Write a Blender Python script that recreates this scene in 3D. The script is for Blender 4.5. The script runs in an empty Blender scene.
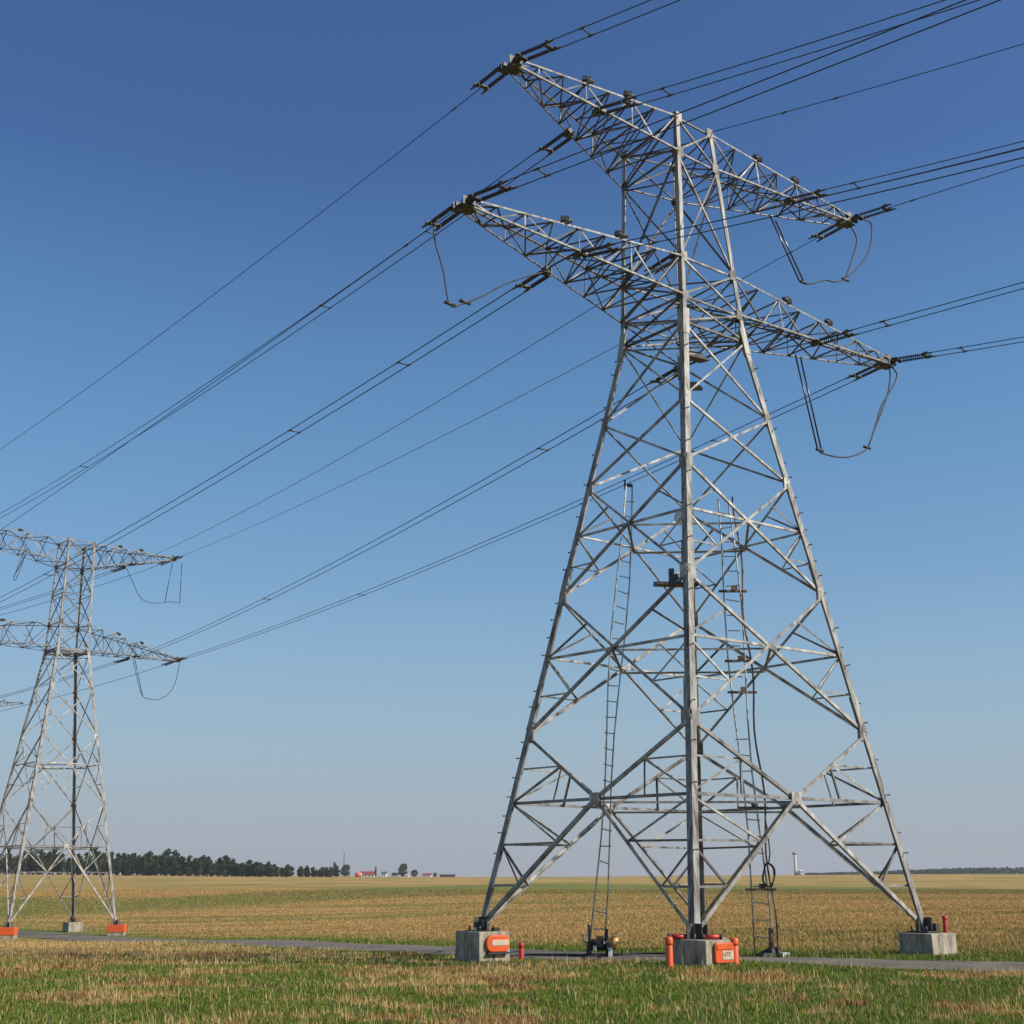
import bpy, math, random
import numpy as np
from mathutils import Vector, Matrix

random.seed(7)
rng = np.random.default_rng(11)
scene = bpy.context.scene
COL = scene.collection

# ------------------------------------------------------------------ camera
cam_d = bpy.data.cameras.new("camera")
cam = bpy.data.objects.new("camera", cam_d)
COL.objects.link(cam)
cam.location = (0, 0, 1.8)
cam.rotation_euler = (math.radians(90 + 15.496), 0, 0)
cam_d.sensor_width = 36.0
cam_d.lens = 36.0 * 1316.23 / 1024.0
cam_d.clip_start = 0.1
cam_d.clip_end = 30000
scene.camera = cam

# ------------------------------------------------------------------ sky, sun, exposure
SUN_AZ, SUN_EL = 108.0, 36.0          # azimuth clockwise from the view direction
world = bpy.data.worlds.new("World")
scene.world = world
world.use_nodes = True
wn = world.node_tree
wn.nodes.clear()
sky = wn.nodes.new("ShaderNodeTexSky")
sky.sky_type = 'NISHITA'
sky.sun_disc = False
sky.sun_elevation = math.radians(SUN_EL)
sky.sun_rotation = math.radians(SUN_AZ)
sky.altitude = 0
sky.air_density = 1.0
sky.dust_density = 0.7
sky.ozone_density = 10.0
bg = wn.nodes.new("ShaderNodeBackground")
bg.inputs[1].default_value = 0.12
wo = wn.nodes.new("ShaderNodeOutputWorld")
wtc = wn.nodes.new("ShaderNodeTexCoord")
wsep = wn.nodes.new("ShaderNodeSeparateXYZ")
wn.links.new(wtc.outputs["Generated"], wsep.inputs[0])
wrp = wn.nodes.new("ShaderNodeValToRGB")          # share of pale low air by height above the horizon
cr = wrp.color_ramp
cr.elements[0].position = 0.0; cr.elements[0].color = (1, 1, 1, 1)
cr.elements[1].position = 0.50; cr.elements[1].color = (0, 0, 0, 1)
for p_, v_ in ((0.083, .80), (0.21, .36), (0.35, .20)):
    e_ = cr.elements.new(p_); e_.color = (v_, v_, v_, 1)
wn.links.new(wsep.outputs["Z"], wrp.inputs["Fac"])
wmx = wn.nodes.new("ShaderNodeMix"); wmx.data_type = 'RGBA'
wn.links.new(wrp.outputs["Color"], wmx.inputs["Factor"])
wn.links.new(sky.outputs[0], wmx.inputs["A"])
wr2 = wn.nodes.new("ShaderNodeValToRGB")          # colour of that air: greyer at the horizon, bluer above
c2_ = wr2.color_ramp
c2_.elements[0].position = 0.0; c2_.elements[0].color = (.325, .345, .385, 1)
c2_.elements[1].position = 0.35; c2_.elements[1].color = (.21, .46, .64, 1)
for p_, v_ in ((0.083, (.315, .395, .45)), (0.21, (.29, .46, .53))):
    e_ = c2_.elements.new(p_); e_.color = (*v_, 1)
wn.links.new(wsep.outputs["Z"], wr2.inputs["Fac"])
wsc = wn.nodes.new("ShaderNodeVectorMath"); wsc.operation = 'SCALE'; wsc.inputs["Scale"].default_value = 10.0
wn.links.new(wr2.outputs["Color"], wsc.inputs[0])
wn.links.new(wsc.outputs[0], wmx.inputs["B"])
wn.links.new(wmx.outputs["Result"], bg.inputs[0])
wn.links.new(bg.outputs[0], wo.inputs[0])

sun_d = bpy.data.lights.new("sun", 'SUN')
sun_d.energy = 4.9
sun_d.angle = math.radians(0.5)
sun_d.color = (1.0, 0.93, 0.82)
sun = bpy.data.objects.new("sun", sun_d)
COL.objects.link(sun)
sd = Vector((math.sin(math.radians(SUN_AZ)) * math.cos(math.radians(SUN_EL)),
             math.cos(math.radians(SUN_AZ)) * math.cos(math.radians(SUN_EL)),
             math.sin(math.radians(SUN_EL))))
sun.rotation_euler = sd.to_track_quat('Z', 'Y').to_euler()
scene.view_settings.view_transform = 'Standard'
scene.view_settings.look = 'None'
scene.view_settings.exposure = 0.0
scene.view_settings.gamma = 1.0


# ------------------------------------------------------------------ helpers
def tag(o, label=None, cat=None, group=None, kind=None):
    if label: o["label"] = label
    if cat: o["category"] = cat
    if group: o["group"] = group
    if kind: o["kind"] = kind
    return o


def empty(name, loc=(0, 0, 0), rz=0.0, parent=None):
    o = bpy.data.objects.new(name, None)
    o.empty_display_size = 0.3
    o.location = loc
    o.rotation_euler = (0, 0, rz)
    COL.objects.link(o)
    if parent: o.parent = parent
    return o


def copy_tree(o, parent=None):
    c = o.copy()
    COL.objects.link(c)
    if parent: c.parent = parent
    for ch in list(o.children):
        copy_tree(ch, c)
    return c


class MB:
    """collects shapes, builds ONE mesh object"""
    def __init__(self):
        self.v, self.f, self.mi, self.sm = [], [], [], []

    def add(self, vs, fs, mi=0, smooth=False):
        b = len(self.v)
        self.v += [tuple(map(float, p)) for p in vs]
        for f in fs:
            self.f.append(tuple(b + i for i in f))
            self.mi.append(mi); self.sm.append(smooth)

    def box(self, c, s, rz=0.0, mi=0, taper=1.0):
        x, y, z = s[0] / 2, s[1] / 2, s[2] / 2
        ca, sa = math.cos(rz), math.sin(rz)
        vs = []
        for k, (sz, t) in enumerate(((-z, 1.0), (z, taper))):
            for px, py in ((-x, -y), (x, -y), (x, y), (-x, y)):
                px *= t; py *= t
                vs.append((c[0] + px * ca - py * sa, c[1] + px * sa + py * ca, c[2] + sz))
        self.add(vs, [(3, 2, 1, 0), (4, 5, 6, 7), (0, 1, 5, 4), (1, 2, 6, 5), (2, 3, 7, 6), (3, 0, 4, 7)], mi)

    def prism(self, prof, p0, p1, mi=0, smooth=False):
        """prof: list of 3D offset vectors (numpy)"""
        n = len(prof)
        p0 = np.asarray(p0, float); p1 = np.asarray(p1, float)
        vs = [p0 + q for q in prof] + [p1 + q for q in prof]
        fs = [(i, (i + 1) % n, n + (i + 1) % n, n + i) for i in range(n)]
        fs += [tuple(reversed(range(n))), tuple(range(n, 2 * n))]
        self.add(vs, fs, mi, smooth)

    def angle(self, p0, p1, s, n, t=0.012, flip=False, off=0.0, mi=0):
        """L steel member, one flange square to n, the other pointing along -n"""
        p0 = np.asarray(p0, float); p1 = np.asarray(p1, float); n = np.asarray(n, float)
        d = p1 - p0
        L = np.linalg.norm(d)
        if L < 1e-4: return
        d /= L
        u = np.cross(n, d)
        lu = np.linalg.norm(u)
        if lu < 1e-4: u = np.cross((0.3, 0.5, 0.8), d); lu = np.linalg.norm(u)
        u /= lu
        nn = -np.cross(d, u)
        nn = nn if np.dot(nn, n) > 0 else -nn
        if flip: u = -u
        j = random.uniform(-0.003, 0.003)
        o = nn * (off + j)
        pr = [(-s / 2, 0), (s / 2, 0), (s / 2, -t), (-s / 2 + t, -t), (-s / 2 + t, -s * .9), (-s / 2, -s * .9)]
        self.prism([o + u * a + nn * b for a, b in pr], p0, p1, mi)

    def tube(self, pts, r, sides=6, mi=0, closed_ends=True):
        pts = [np.asarray(p, float) for p in pts]
        n = len(pts)
        rs = r if hasattr(r, '__len__') else [r] * n
        ring = []
        prev = None
        for i in range(n):
            d = pts[min(i + 1, n - 1)] - pts[max(i - 1, 0)]
            L = np.linalg.norm(d); d = d / (L if L > 1e-9 else 1)
            if prev is None:
                a = np.array((0, 0, 1.0)) if abs(d[2]) < .9 else np.array((1.0, 0, 0))
            else:
                a = prev
            u = np.cross(d, a); u /= max(np.linalg.norm(u), 1e-9)
            v = np.cross(u, d)
            prev = v
            ring.append([pts[i] + rs[i] * (u * math.cos(2 * math.pi * k / sides) + v * math.sin(2 * math.pi * k / sides)) for k in range(sides)])
        vs = [p for rg in ring for p in rg]
        fs = []
        for i in range(n - 1):
            for k in range(sides):
                k2 = (k + 1) % sides
                fs.append((i * sides + k, i * sides + k2, (i + 1) * sides + k2, (i + 1) * sides + k))
        if closed_ends:
            fs.append(tuple(reversed(range(sides)))); fs.append(tuple(range((n - 1) * sides, n * sides)))
        self.add(vs, fs, mi, True)

    def lathe(self, prof, c=(0, 0, 0), sides=16, mi=0, axis=None):
        """prof: [(radius, height)]"""
        vs = []
        for r, h in prof:
            for k in range(sides):
                a = 2 * math.pi * k / sides
                vs.append((c[0] + r * math.cos(a), c[1] + r * math.sin(a), c[2] + h))
        fs = []
        for i in range(len(prof) - 1):
            for k in range(sides):
                k2 = (k + 1) % sides
                fs.append((i * sides + k, i * sides + k2, (i + 1) * sides + k2, (i + 1) * sides + k))
        fs.append(tuple(reversed(range(sides)))); fs.append(tuple(range((len(prof) - 1) * sides, len(prof) * sides)))
        self.add(vs, fs, mi, True)

    def plate(self, c, n, up, w, h, t=0.014, mi=0, corner=0.0):
        c = np.asarray(c, float); n = np.asarray(n, float) / np.linalg.norm(n)
        up = np.asarray(up, float); up = up - n * np.dot(up, n); up /= np.linalg.norm(up)
        u = np.cross(up, n)
        if corner:
            k = corner
            pr = []
            for sx, sy, a0 in ((1, 1, 0), (-1, 1, 90), (-1, -1, 180), (1, -1, 270)):
                for q in range(5):
                    a = math.radians(a0 + q * 22.5)
                    pr.append((sx * (w / 2 - k) + k * math.cos(a), sy * (h / 2 - k) + k * math.sin(a)))
        else:
            pr = [(-w / 2, -h / 2), (w / 2, -h / 2), (w / 2, h / 2), (-w / 2, h / 2)]
        prof = [u * a + up * b for a, b in pr]
        self.prism(prof, c - n * t / 2, c + n * t / 2, mi)

    def build(self, name, mats, parent=None, loc=None, rz=0.0):
        me = bpy.data.meshes.new(name)
        me.from_pydata(self.v, [], self.f)
        if not isinstance(mats, (list, tuple)): mats = [mats]
        for m in mats: me.materials.append(m)
        me.polygons.foreach_set("material_index", np.array(self.mi, dtype=np.int32))
        me.polygons.foreach_set("use_smooth", np.array(self.sm, dtype=bool))
        me.update()
        import bmesh
        bm = bmesh.new(); bm.from_mesh(me)
        bmesh.ops.recalc_face_normals(bm, faces=bm.faces)
        bm.to_mesh(me); bm.free()
        o = bpy.data.objects.new(name, me)
        COL.objects.link(o)
        if parent: o.parent = parent
        if loc is not None: o.location = loc
        o.rotation_euler = (0, 0, rz)
        return o


def bevel(o, w=0.02, seg=2):
    m = o.modifiers.new("bevel", 'BEVEL'); m.width = w; m.segments = seg; m.limit_method = 'ANGLE'
    return o


# ------------------------------------------------------------------ materials
def mat(name, col, rough=0.6, metal=0.0, var=None, vscale=3.0, col2=None, island=0.0, bump=0.0, bscale=20.0, detail=6, spec=0.5, stretch=None):
    m = bpy.data.materials.new(name)
    m.use_nodes = True
    nt = m.node_tree
    b = nt.nodes["Principled BSDF"]
    b.inputs["Roughness"].default_value = rough
    b.inputs["Metallic"].default_value = metal
    b.inputs["Specular IOR Level"].default_value = spec
    tc = nt.nodes.new("ShaderNodeTexCoord")
    src = None
    if col2 is not None:
        nz = nt.nodes.new("ShaderNodeTexNoise")
        nz.inputs["Scale"].default_value = vscale
        nz.inputs["Detail"].default_value = detail
        nz.inputs["Roughness"].default_value = 0.65
        if stretch:
            mpp = nt.nodes.new("ShaderNodeMapping"); mpp.inputs["Scale"].default_value = stretch
            nt.links.new(tc.outputs["Object"], mpp.inputs["Vector"]); nt.links.new(mpp.outputs["Vector"], nz.inputs["Vector"])
        else:
            nt.links.new(tc.outputs["Object"], nz.inputs["Vector"])
        rp = nt.nodes.new("ShaderNodeValToRGB")
        lo, hi = var or (0.4, 0.65)
        rp.color_ramp.elements[0].position = lo; rp.color_ramp.elements[0].color = (*col, 1)
        rp.color_ramp.elements[1].position = hi; rp.color_ramp.elements[1].color = (*col2, 1)
        nt.links.new(nz.outputs["Fac"], rp.inputs["Fac"])
        src = rp.outputs["Color"]
    if island:
        g = nt.nodes.new("ShaderNodeNewGeometry")
        mr = nt.nodes.new("ShaderNodeMapRange")
        mr.inputs["To Min"].default_value = 1.0 - island
        mr.inputs["To Max"].default_value = 1.0 + island
        nt.links.new(g.outputs["Random Per Island"], mr.inputs["Value"])
        mx = nt.nodes.new("ShaderNodeMix"); mx.data_type = 'RGBA'; mx.blend_type = 'MULTIPLY'
        mx.inputs["Factor"].default_value = 1.0
        if src: nt.links.new(src, mx.inputs["A"])
        else: mx.inputs["A"].default_value = (*col, 1)
        nt.links.new(mr.outputs["Result"], mx.inputs["B"])
        src = mx.outputs["Result"]
    if src: nt.links.new(src, b.inputs["Base Color"])
    else: b.inputs["Base Color"].default_value = (*col, 1)
    if bump:
        n2 = nt.nodes.new("ShaderNodeTexNoise"); n2.inputs["Scale"].default_value = bscale; n2.inputs["Detail"].default_value = 8
        nt.links.new(tc.outputs["Object"], n2.inputs["Vector"])
        bp = nt.nodes.new("ShaderNodeBump"); bp.inputs["Strength"].default_value = bump; bp.inputs["Distance"].default_value = 0.02
        nt.links.new(n2.outputs["Fac"], bp.inputs["Height"])
        nt.links.new(bp.outputs["Normal"], b.inputs["Normal"])
    return m


def steel_mat():
    m = mat("galvanised_steel", (0.10, 0.082, 0.066), 0.6, 0.2, (0.33, 0.66), 2.4, (0.42, 0.40, 0.36), 0.55, spec=0.5, stretch=(1.6, 1.6, .7))
    return m


M_STEEL = steel_mat()
M_LEG = mat("galvanised_leg", (0.08, 0.066, 0.052), 0.6, 0.2, (0.36, 0.60), 2.2, (0.34, 0.325, 0.29), 0.15, stretch=(4, 4, .45))
M_LACE = mat("dull_lacing_steel", (0.05, 0.038, 0.03), 0.55, 0.3, (0.40, 0.66), 2.2, (0.24, 0.225, 0.20), 0.55)
M_DARKSTEEL = mat("weathered_fitting", (0.035, 0.032, 0.03), 0.55, 0.3, (0.4, 0.6), 9, (0.09, 0.08, 0.07), 0.3)
M_RUST = mat("rusty_steel", (0.09, 0.045, 0.025), 0.7, 0.2, (0.4, 0.62), 5, (0.28, 0.20, 0.15), 0.25)
M_LADDER = mat("ladder_steel", (0.30, 0.28, 0.25), 0.5, 0.3, (0.42, 0.6), 4, (0.62, 0.60, 0.56), 0.2)
M_WIRE = mat("aluminium_conductor", (0.05, 0.052, 0.055), 0.55, 0.3, spec=0.3)
M_INS = mat("dark_glazed_insulator", (0.035, 0.025, 0.022), 0.25, 0.0, island=0.3)
M_CONC = mat("weathered_concrete", (0.15, 0.125, 0.09), 0.95, 0, (0.32, 0.60), 3.5, (0.47, 0.41, 0.30), bump=0.7, bscale=30, detail=10, stretch=(2.2, 2.2, .7))
M_ORANGE = mat("orange_plastic", (0.78, 0.10, 0.016), 0.45, 0, (0.4, 0.7), 7, (0.66, 0.13, 0.035))
M_RED = mat("red_plastic", (0.50, 0.022, 0.015), 0.4, 0, (0.4, 0.7), 7, (0.48, 0.05, 0.03))
M_PALE = mat("pale_reflective_band", (0.66, 0.55, 0.38), 0.5, 0, (0.4, 0.65), 14, (0.52, 0.40, 0.27))
M_WHITE = mat("white_paint", (0.72, 0.72, 0.70), 0.5, 0, (0.4, 0.7), 3, (0.6, 0.59, 0.56))
M_BLACK = mat("black_rubber", (0.018, 0.017, 0.016), 0.6, 0, (0.4, 0.6), 12, (0.04, 0.035, 0.03))
M_YELLOW = mat("yellow_amber_plastic", (0.75, 0.32, 0.02), 0.3, 0, (0.4, 0.6), 12, (0.70, 0.40, 0.06))
M_INK = mat("brown_ink", (0.22, 0.07, 0.03), 0.6)
M_ROOFRED = mat("red_roof", (0.34, 0.05, 0.035), 0.7, 0, (0.4, 0.6), 0.4, (0.26, 0.05, 0.04))
M_DARKWALL = mat("dark_barn_wall", (0.10, 0.075, 0.06), 0.8, 0, (0.4, 0.6), 0.4, (0.14, 0.11, 0.09))
M_WINDOW = mat("dark_window", (0.03, 0.035, 0.04), 0.2)
M_BARK = mat("bark", (0.09, 0.065, 0.045), 0.9, 0, (0.4, 0.6), 2, (0.13, 0.10, 0.07))


# ------------------------------------------------------------------ terrain
def _hash(ix, iy, seed):
    h = (ix * 374761393 + iy * 668265263 + seed * 974634533) & 0x7fffffff
    h = ((h ^ (h >> 13)) * 1274126177) & 0x7fffffff
    return ((h ^ (h >> 16)) & 0xffff) / 65535.0


def vnoise(x, y, seed=0):
    x = np.asarray(x, float); y = np.asarray(y, float)
    ix = np.floor(x).astype(np.int64); iy = np.floor(y).astype(np.int64)
    fx = x - ix; fy = y - iy
    fx = fx * fx * (3 - 2 * fx); fy = fy * fy * (3 - 2 * fy)
    a = _hash(ix, iy, seed); b = _hash(ix + 1, iy, seed); c = _hash(ix, iy + 1, seed); d = _hash(ix + 1, iy + 1, seed)
    return (a * (1 - fx) + b * fx) * (1 - fy) + (c * (1 - fx) + d * fx) * fy


def fbm(x, y, seed=0, oct=4):
    s = 0; amp = 0.5; tot = 0
    for k in range(oct):
        s = s + amp * vnoise(x * 2 ** k, y * 2 ** k, seed + k * 17); tot += amp; amp *= 0.5
    return s / tot


def sstep(a, b, x):
    t = np.clip((x - a) / (b - a), 0, 1)
    return t * t * (3 - 2 * t)


def terr(x, y):
    x = np.asarray(x, float); y = np.asarray(y, float)
    z = .12 - 1.85 * np.exp(-((x + 29) ** 2 + (y - 84) ** 2) / (2 * 27 ** 2))
    z = z + .15 * np.exp(-((x - 3.6) ** 2 + (y - 26.3) ** 2) / (2 * 2.2 ** 2)) + .09 * np.exp(-((x - 9.2) ** 2 + (y - 30.5) ** 2) / (2 * 3 ** 2))
    r = np.sqrt(x * x + y * y)
    z = z + 1.6 * sstep(140, 700, r) + 1.5 * sstep(50, 260, np.abs(x + 20)) * sstep(230, 640, r)
    return z


# the path: centre line and half widths in metres
PATH = [(-95, 150, 1.7), (-62, 113, 1.8), (-42.5, 97.0, 2.0), (-33.4, 89.8, 2.0), (-27.5, 84.6, 2.0), (-23.3, 79.2, 2.0), (-17, 69.5, 2.0), (-12.2, 60.3, 2.0), (-7.0, 45.6, 1.9), (-1.85, 37.8, 1.8), (0.45, 34.4, 1.75),
        (3.3, 31.2, 1.75), (5.1, 29.3, 1.7), (7.7, 27.6, 1.45), (9.95, 27.0, 1.35), (14, 26.1, 1.35), (22, 24.6, 1.4), (36, 22, 1.5), (70, 16, 1.6)]


def catmull(P, n=8):
    P = np.array(P, float); out = []
    for i in range(len(P) - 1):
        p0 = P[max(i - 1, 0)]; p1 = P[i]; p2 = P[i + 1]; p3 = P[min(i + 2, len(P) - 1)]
        for k in range(n):
            t = k / n
            out.append(.5 * ((2 * p1) + (-p0 + p2) * t + (2 * p0 - 5 * p1 + 4 * p2 - p3) * t * t + (-p0 + 3 * p1 - 3 * p2 + p3) * t ** 3))
    out.append(P[-1])
    return np.array(out)


PC = catmull(PATH, 8)


def path_signed(x, y):
    """distance to the centre line minus half width, and which side (+ = far side)"""
    x = np.asarray(x, float); y = np.asarray(y, float)
    best = np.full(x.shape, 1e9); side = np.zeros(x.shape)
    for i in range(len(PC) - 1):
        a = PC[i]; b = PC[i + 1]
        dx, dy = b[0] - a[0], b[1] - a[1]
        L2 = dx * dx + dy * dy
        t = np.clip(((x - a[0]) * dx + (y - a[1]) * dy) / L2, 0, 1)
        qx = x - (a[0] + t * dx); qy = y - (a[1] + t * dy)
        d = np.sqrt(qx * qx + qy * qy) - (a[2] + t * (b[2] - a[2]))
        m = d < best
        best = np.where(m, d, best)
        side = np.where(m, np.sign(dx * qy - dy * qx), side)
    return best, side


def dryness(x, y):
    """0 = fresh green grass, 1 = straw; the fields' own colour"""
    x = np.asarray(x, float); y = np.asarray(y, float)
    d, s = path_signed(x, y)
    # near meadow, this side of the path: patches drawn out across the view
    n = fbm(x * .50 + 3, y * .85, 3, 3)
    n2 = fbm(x * 1.5, y * 2.2, 23, 3)
    n3 = fbm(x * .09 + 8, y * .16, 33, 2)
    near = sstep(.50, .63, n * .46 + n2 * .42 + n3 * .12 + .004 * np.clip(-x, -10, 12))
    left = sstep(29, 37, y) * sstep(.8, 3, d)
    near = np.maximum(near, left * sstep(.2, .5, n2 + .15))
    # far side: green verge, then the ripe field
    nf = fbm(x * .10, y * .33, 41, 4); nf2 = fbm(x * .6, y * .9, 57, 3)
    verge = .10 + .45 * sstep(.6, 3.0, d + 5 * (nf2 - .5)) + .45 * sstep(3.0, 10.0, d + 9 * (nf - .5) + 6 * (nf2 - .5))
    rightgreen = 1.0 * sstep(1, 11, x) * (1 - sstep(12, 34, d))
    strk = fbm(x * .05 + .02 * y, y * .45, 141, 3)
    far = (1 - .60 * sstep(.50, .66, strk)) * verge * np.clip(sstep(.22, .5, nf * .6 + nf2 * .4 + .12) - rightgreen * sstep(.30, .54, nf2 * .6 + strk * .4), 0, 1)
    yi = np.where(x < 0, 145 + 1.35 * np.maximum(x, -60), 145 - .2 * np.minimum(x, 120)) + 26 * (fbm(x * .02, y * .02, 71, 2) - .5)
    yo = np.where(x < 0, 300 + 4.7 * np.maximum(x, -36), np.maximum(300 - 1.5 * x, 190)) + 30 * (fbm(x * .02, y * .02, 81, 2) - .5)
    band = sstep(yi - 6, yi + 8, y) * (1 - sstep(yo - 12, yo + 14, y))
    far = far * (1 - .8 * band)
    return np.where(s > 0, far, near)


# ground sheet, finer near the camera
def graded(a, b, step, far, g):
    out = list(np.arange(a, b + 1e-6, step)); s = step
    while out[-1] < far: s *= g; out.append(out[-1] + s)
    s = step
    lo = [a]
    while lo[-1] > -far: s *= g; lo.append(lo[-1] - s)
    return np.array(lo[:0:-1] + out)


gx = graded(-45, 45, .5, 8000, 1.14)
gy = graded(8, 110, .5, 9000, 1.09)
X, Y = np.meshgrid(gx, gy)
Z = terr(X, Y)
NX, NY = len(gx), len(gy)
co = np.stack([X, Y, Z], -1).reshape(-1, 3)
ii, jj = np.meshgrid(np.arange(NX - 1), np.arange(NY - 1))
q0 = (jj * NX + ii).ravel()
quads = np.stack([q0, q0 + 1, q0 + 1 + NX, q0 + NX], -1)


def np_mesh(name, co, faces, k, m, smooth=False, attr=None):
    me = bpy.data.meshes.new(name)
    me.vertices.add(len(co)); me.vertices.foreach_set("co", co.astype(np.float32).ravel())
    nf = len(faces)
    me.loops.add(nf * k); me.loops.foreach_set("vertex_index", faces.astype(np.int32).ravel())
    me.polygons.add(nf); me.polygons.foreach_set("loop_start", np.arange(0, nf * k, k, dtype=np.int32))
    me.polygons.foreach_set("use_smooth", np.full(nf, smooth, dtype=bool))
    if attr is not None:
        a = me.attributes.new("dry", 'FLOAT', 'POINT'); a.data.foreach_set("value", attr.astype(np.float32).ravel())
    me.materials.append(m)
    me.update(calc_edges=True)
    o = bpy.data.objects.new(name, me); COL.objects.link(o)
    return o


def ground_mat():
    m = bpy.data.materials.new("meadow_and_field_soil"); m.use_nodes = True
    nt = m.node_tree; L = nt.links.new
    b = nt.nodes["Principled BSDF"]; b.inputs["Roughness"].default_value = 1.0; b.inputs["Specular IOR Level"].default_value = 0.1
    at = nt.nodes.new("ShaderNodeAttribute"); at.attribute_name = "dry"
    tc = nt.nodes.new("ShaderNodeTexCoord")
    mp = nt.nodes.new("ShaderNodeMapping"); mp.inputs["Scale"].default_value = (.25, 1.0, 1)
    mp.inputs["Rotation"].default_value = (0, 0, math.radians(4))
    L(tc.outputs["Object"], mp.inputs["Vector"])
    nz = nt.nodes.new("ShaderNodeTexNoise"); nz.inputs["Scale"].default_value = .55; nz.inputs["Detail"].default_value = 9; nz.inputs["Roughness"].default_value = .72
    L(mp.outputs["Vector"], nz.inputs["Vector"])
    nf = nt.nodes.new("ShaderNodeTexNoise"); nf.inputs["Scale"].default_value = 9; nf.inputs["Detail"].default_value = 6; nf.inputs["Roughness"].default_value = .7
    L(tc.outputs["Object"], nf.inputs["Vector"])
    mp2 = nt.nodes.new("ShaderNodeMapping"); mp2.inputs["Scale"].default_value = (.03, .35, 1); mp2.inputs["Rotation"].default_value = (0, 0, math.radians(-3))
    L(tc.outputs["Object"], mp2.inputs["Vector"])
    ns = nt.nodes.new("ShaderNodeTexNoise"); ns.inputs["Scale"].default_value = 1.0; ns.inputs["Detail"].default_value = 5; ns.inputs["Roughness"].default_value = .6
    L(mp2.outputs["Vector"], ns.inputs["Vector"])
    # dry factor plus noise
    a1 = nt.nodes.new("ShaderNodeMath"); a1.operation = 'MULTIPLY_ADD'; a1.inputs[1].default_value = .55; a1.inputs[2].default_value = -.275
    L(nz.outputs["Fac"], a1.inputs[0])
    a2 = nt.nodes.new("ShaderNodeMath"); a2.operation = 'ADD'; a2.use_clamp = True
    L(at.outputs["Fac"], a2.inputs[0]); L(a1.outputs[0], a2.inputs[1])
    g = nt.nodes.new("ShaderNodeValToRGB")
    g.color_ramp.elements[0].position = .3; g.color_ramp.elements[0].color = (.085, .13, .024, 1)
    g.color_ramp.elements[1].position = .7; g.color_ramp.elements[1].color = (.19, .225, .055, 1)
    L(nf.outputs["Fac"], g.inputs["Fac"])
    d = nt.nodes.new("ShaderNodeValToRGB")
    d.color_ramp.elements[0].position = .3; d.color_ramp.elements[0].color = (.30, .18, .06, 1)
    d.color_ramp.elements[1].position = .68; d.color_ramp.elements[1].color = (.58, .385, .135, 1)
    sm = nt.nodes.new("ShaderNodeMath"); sm.operation = 'MULTIPLY_ADD'; sm.inputs[1].default_value = .5
    hf = nt.nodes.new("ShaderNodeMath"); hf.operation = 'MULTIPLY'; hf.inputs[1].default_value = .5
    L(nz.outputs["Fac"], hf.inputs[0]); L(ns.outputs["Fac"], sm.inputs[0]); L(hf.outputs[0], sm.inputs[2])
    L(sm.outputs[0], d.inputs["Fac"])
    mx = nt.nodes.new("ShaderNodeMix"); mx.data_type = 'RGBA'
    L(a2.outputs[0], mx.inputs["Factor"]); L(g.outputs["Color"], mx.inputs["A"]); L(d.outputs["Color"], mx.inputs["B"])
    L(mx.outputs["Result"], b.inputs["Base Color"])
    bp = nt.nodes.new("ShaderNodeBump"); bp.inputs["Strength"].default_value = .9; bp.inputs["Distance"].default_value = .12
    L(nf.outputs["Fac"], bp.inputs["Height"]); L(bp.outputs["Normal"], b.inputs["Normal"])
    return m


DR = dryness(X, Y)
ground = np_mesh("ground", co, quads, 4, ground_mat(), True, DR.ravel())
tag(ground, kind="structure")

# path sheet
pm = mat("worn_asphalt_path", (0.115, 0.092, 0.064), 0.95, 0, (.36, .64), .9, (0.20, 0.166, 0.12), bump=.6, bscale=30, detail=9)
pv, pf = [], []
W = 7
for i, (x, y, hw) in enumerate(PC):
    a = PC[max(i - 1, 0)]; b = PC[min(i + 1, len(PC) - 1)]
    t = np.array([b[0] - a[0], b[1] - a[1]]); t /= np.linalg.norm(t)
    nrm = np.array([-t[1], t[0]])
    for k in range(W):
        u = -1 + 2 * k / (W - 1)
        hwj = hw + (.12 * math.sin(i * 1.7) + .1 * math.sin(i * .63 + 2) if k in (0, W - 1) else 0)
        px, py = x + nrm[0] * u * hwj, y + nrm[1] * u * hwj
        pv.append((px, py, float(terr(px, py)) + .022 + .02 * (1 - u * u)))
for i in range(len(PC) - 1):
    for k in range(W - 1):
        q = i * W + k
        pf.append((q, q + W, q + W + 1, q + 1))
path = np_mesh("path", np.array(pv), np.array(pf), 4, pm, True)
tag(path, kind="structure")


# ------------------------------------------------------------------ lattice towers
def lerp(a, b, t): return np.asarray(a, float) * (1 - t) + np.asarray(b, float) * t


class Tower:
    def __init__(self, pts, a_dir, center):
        # pts: for each leg name list of (x,y,z) from base to top
        self.p = {k: np.array(v, float) for k, v in pts.items()}
        self.a = np.array([*a_dir, 0.0]); self.w = np.array([-a_dir[1], a_dir[0], 0.0])
        self.c = np.array([*center, 0.0])

    def L(self, n, z):
        p = self.p[n]
        i = 0
        while i < len(p) - 2 and z > p[i + 1][2]: i += 1
        t = (z - p[i][2]) / (p[i + 1][2] - p[i][2])
        return p[i] * (1 - t) + p[i + 1] * t


FACES = (('L', 'N', -1, 'a'), ('N', 'R', -1, 'w'), ('R', 'B', 1, 'a'), ('B', 'L', 1, 'w'))


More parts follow.
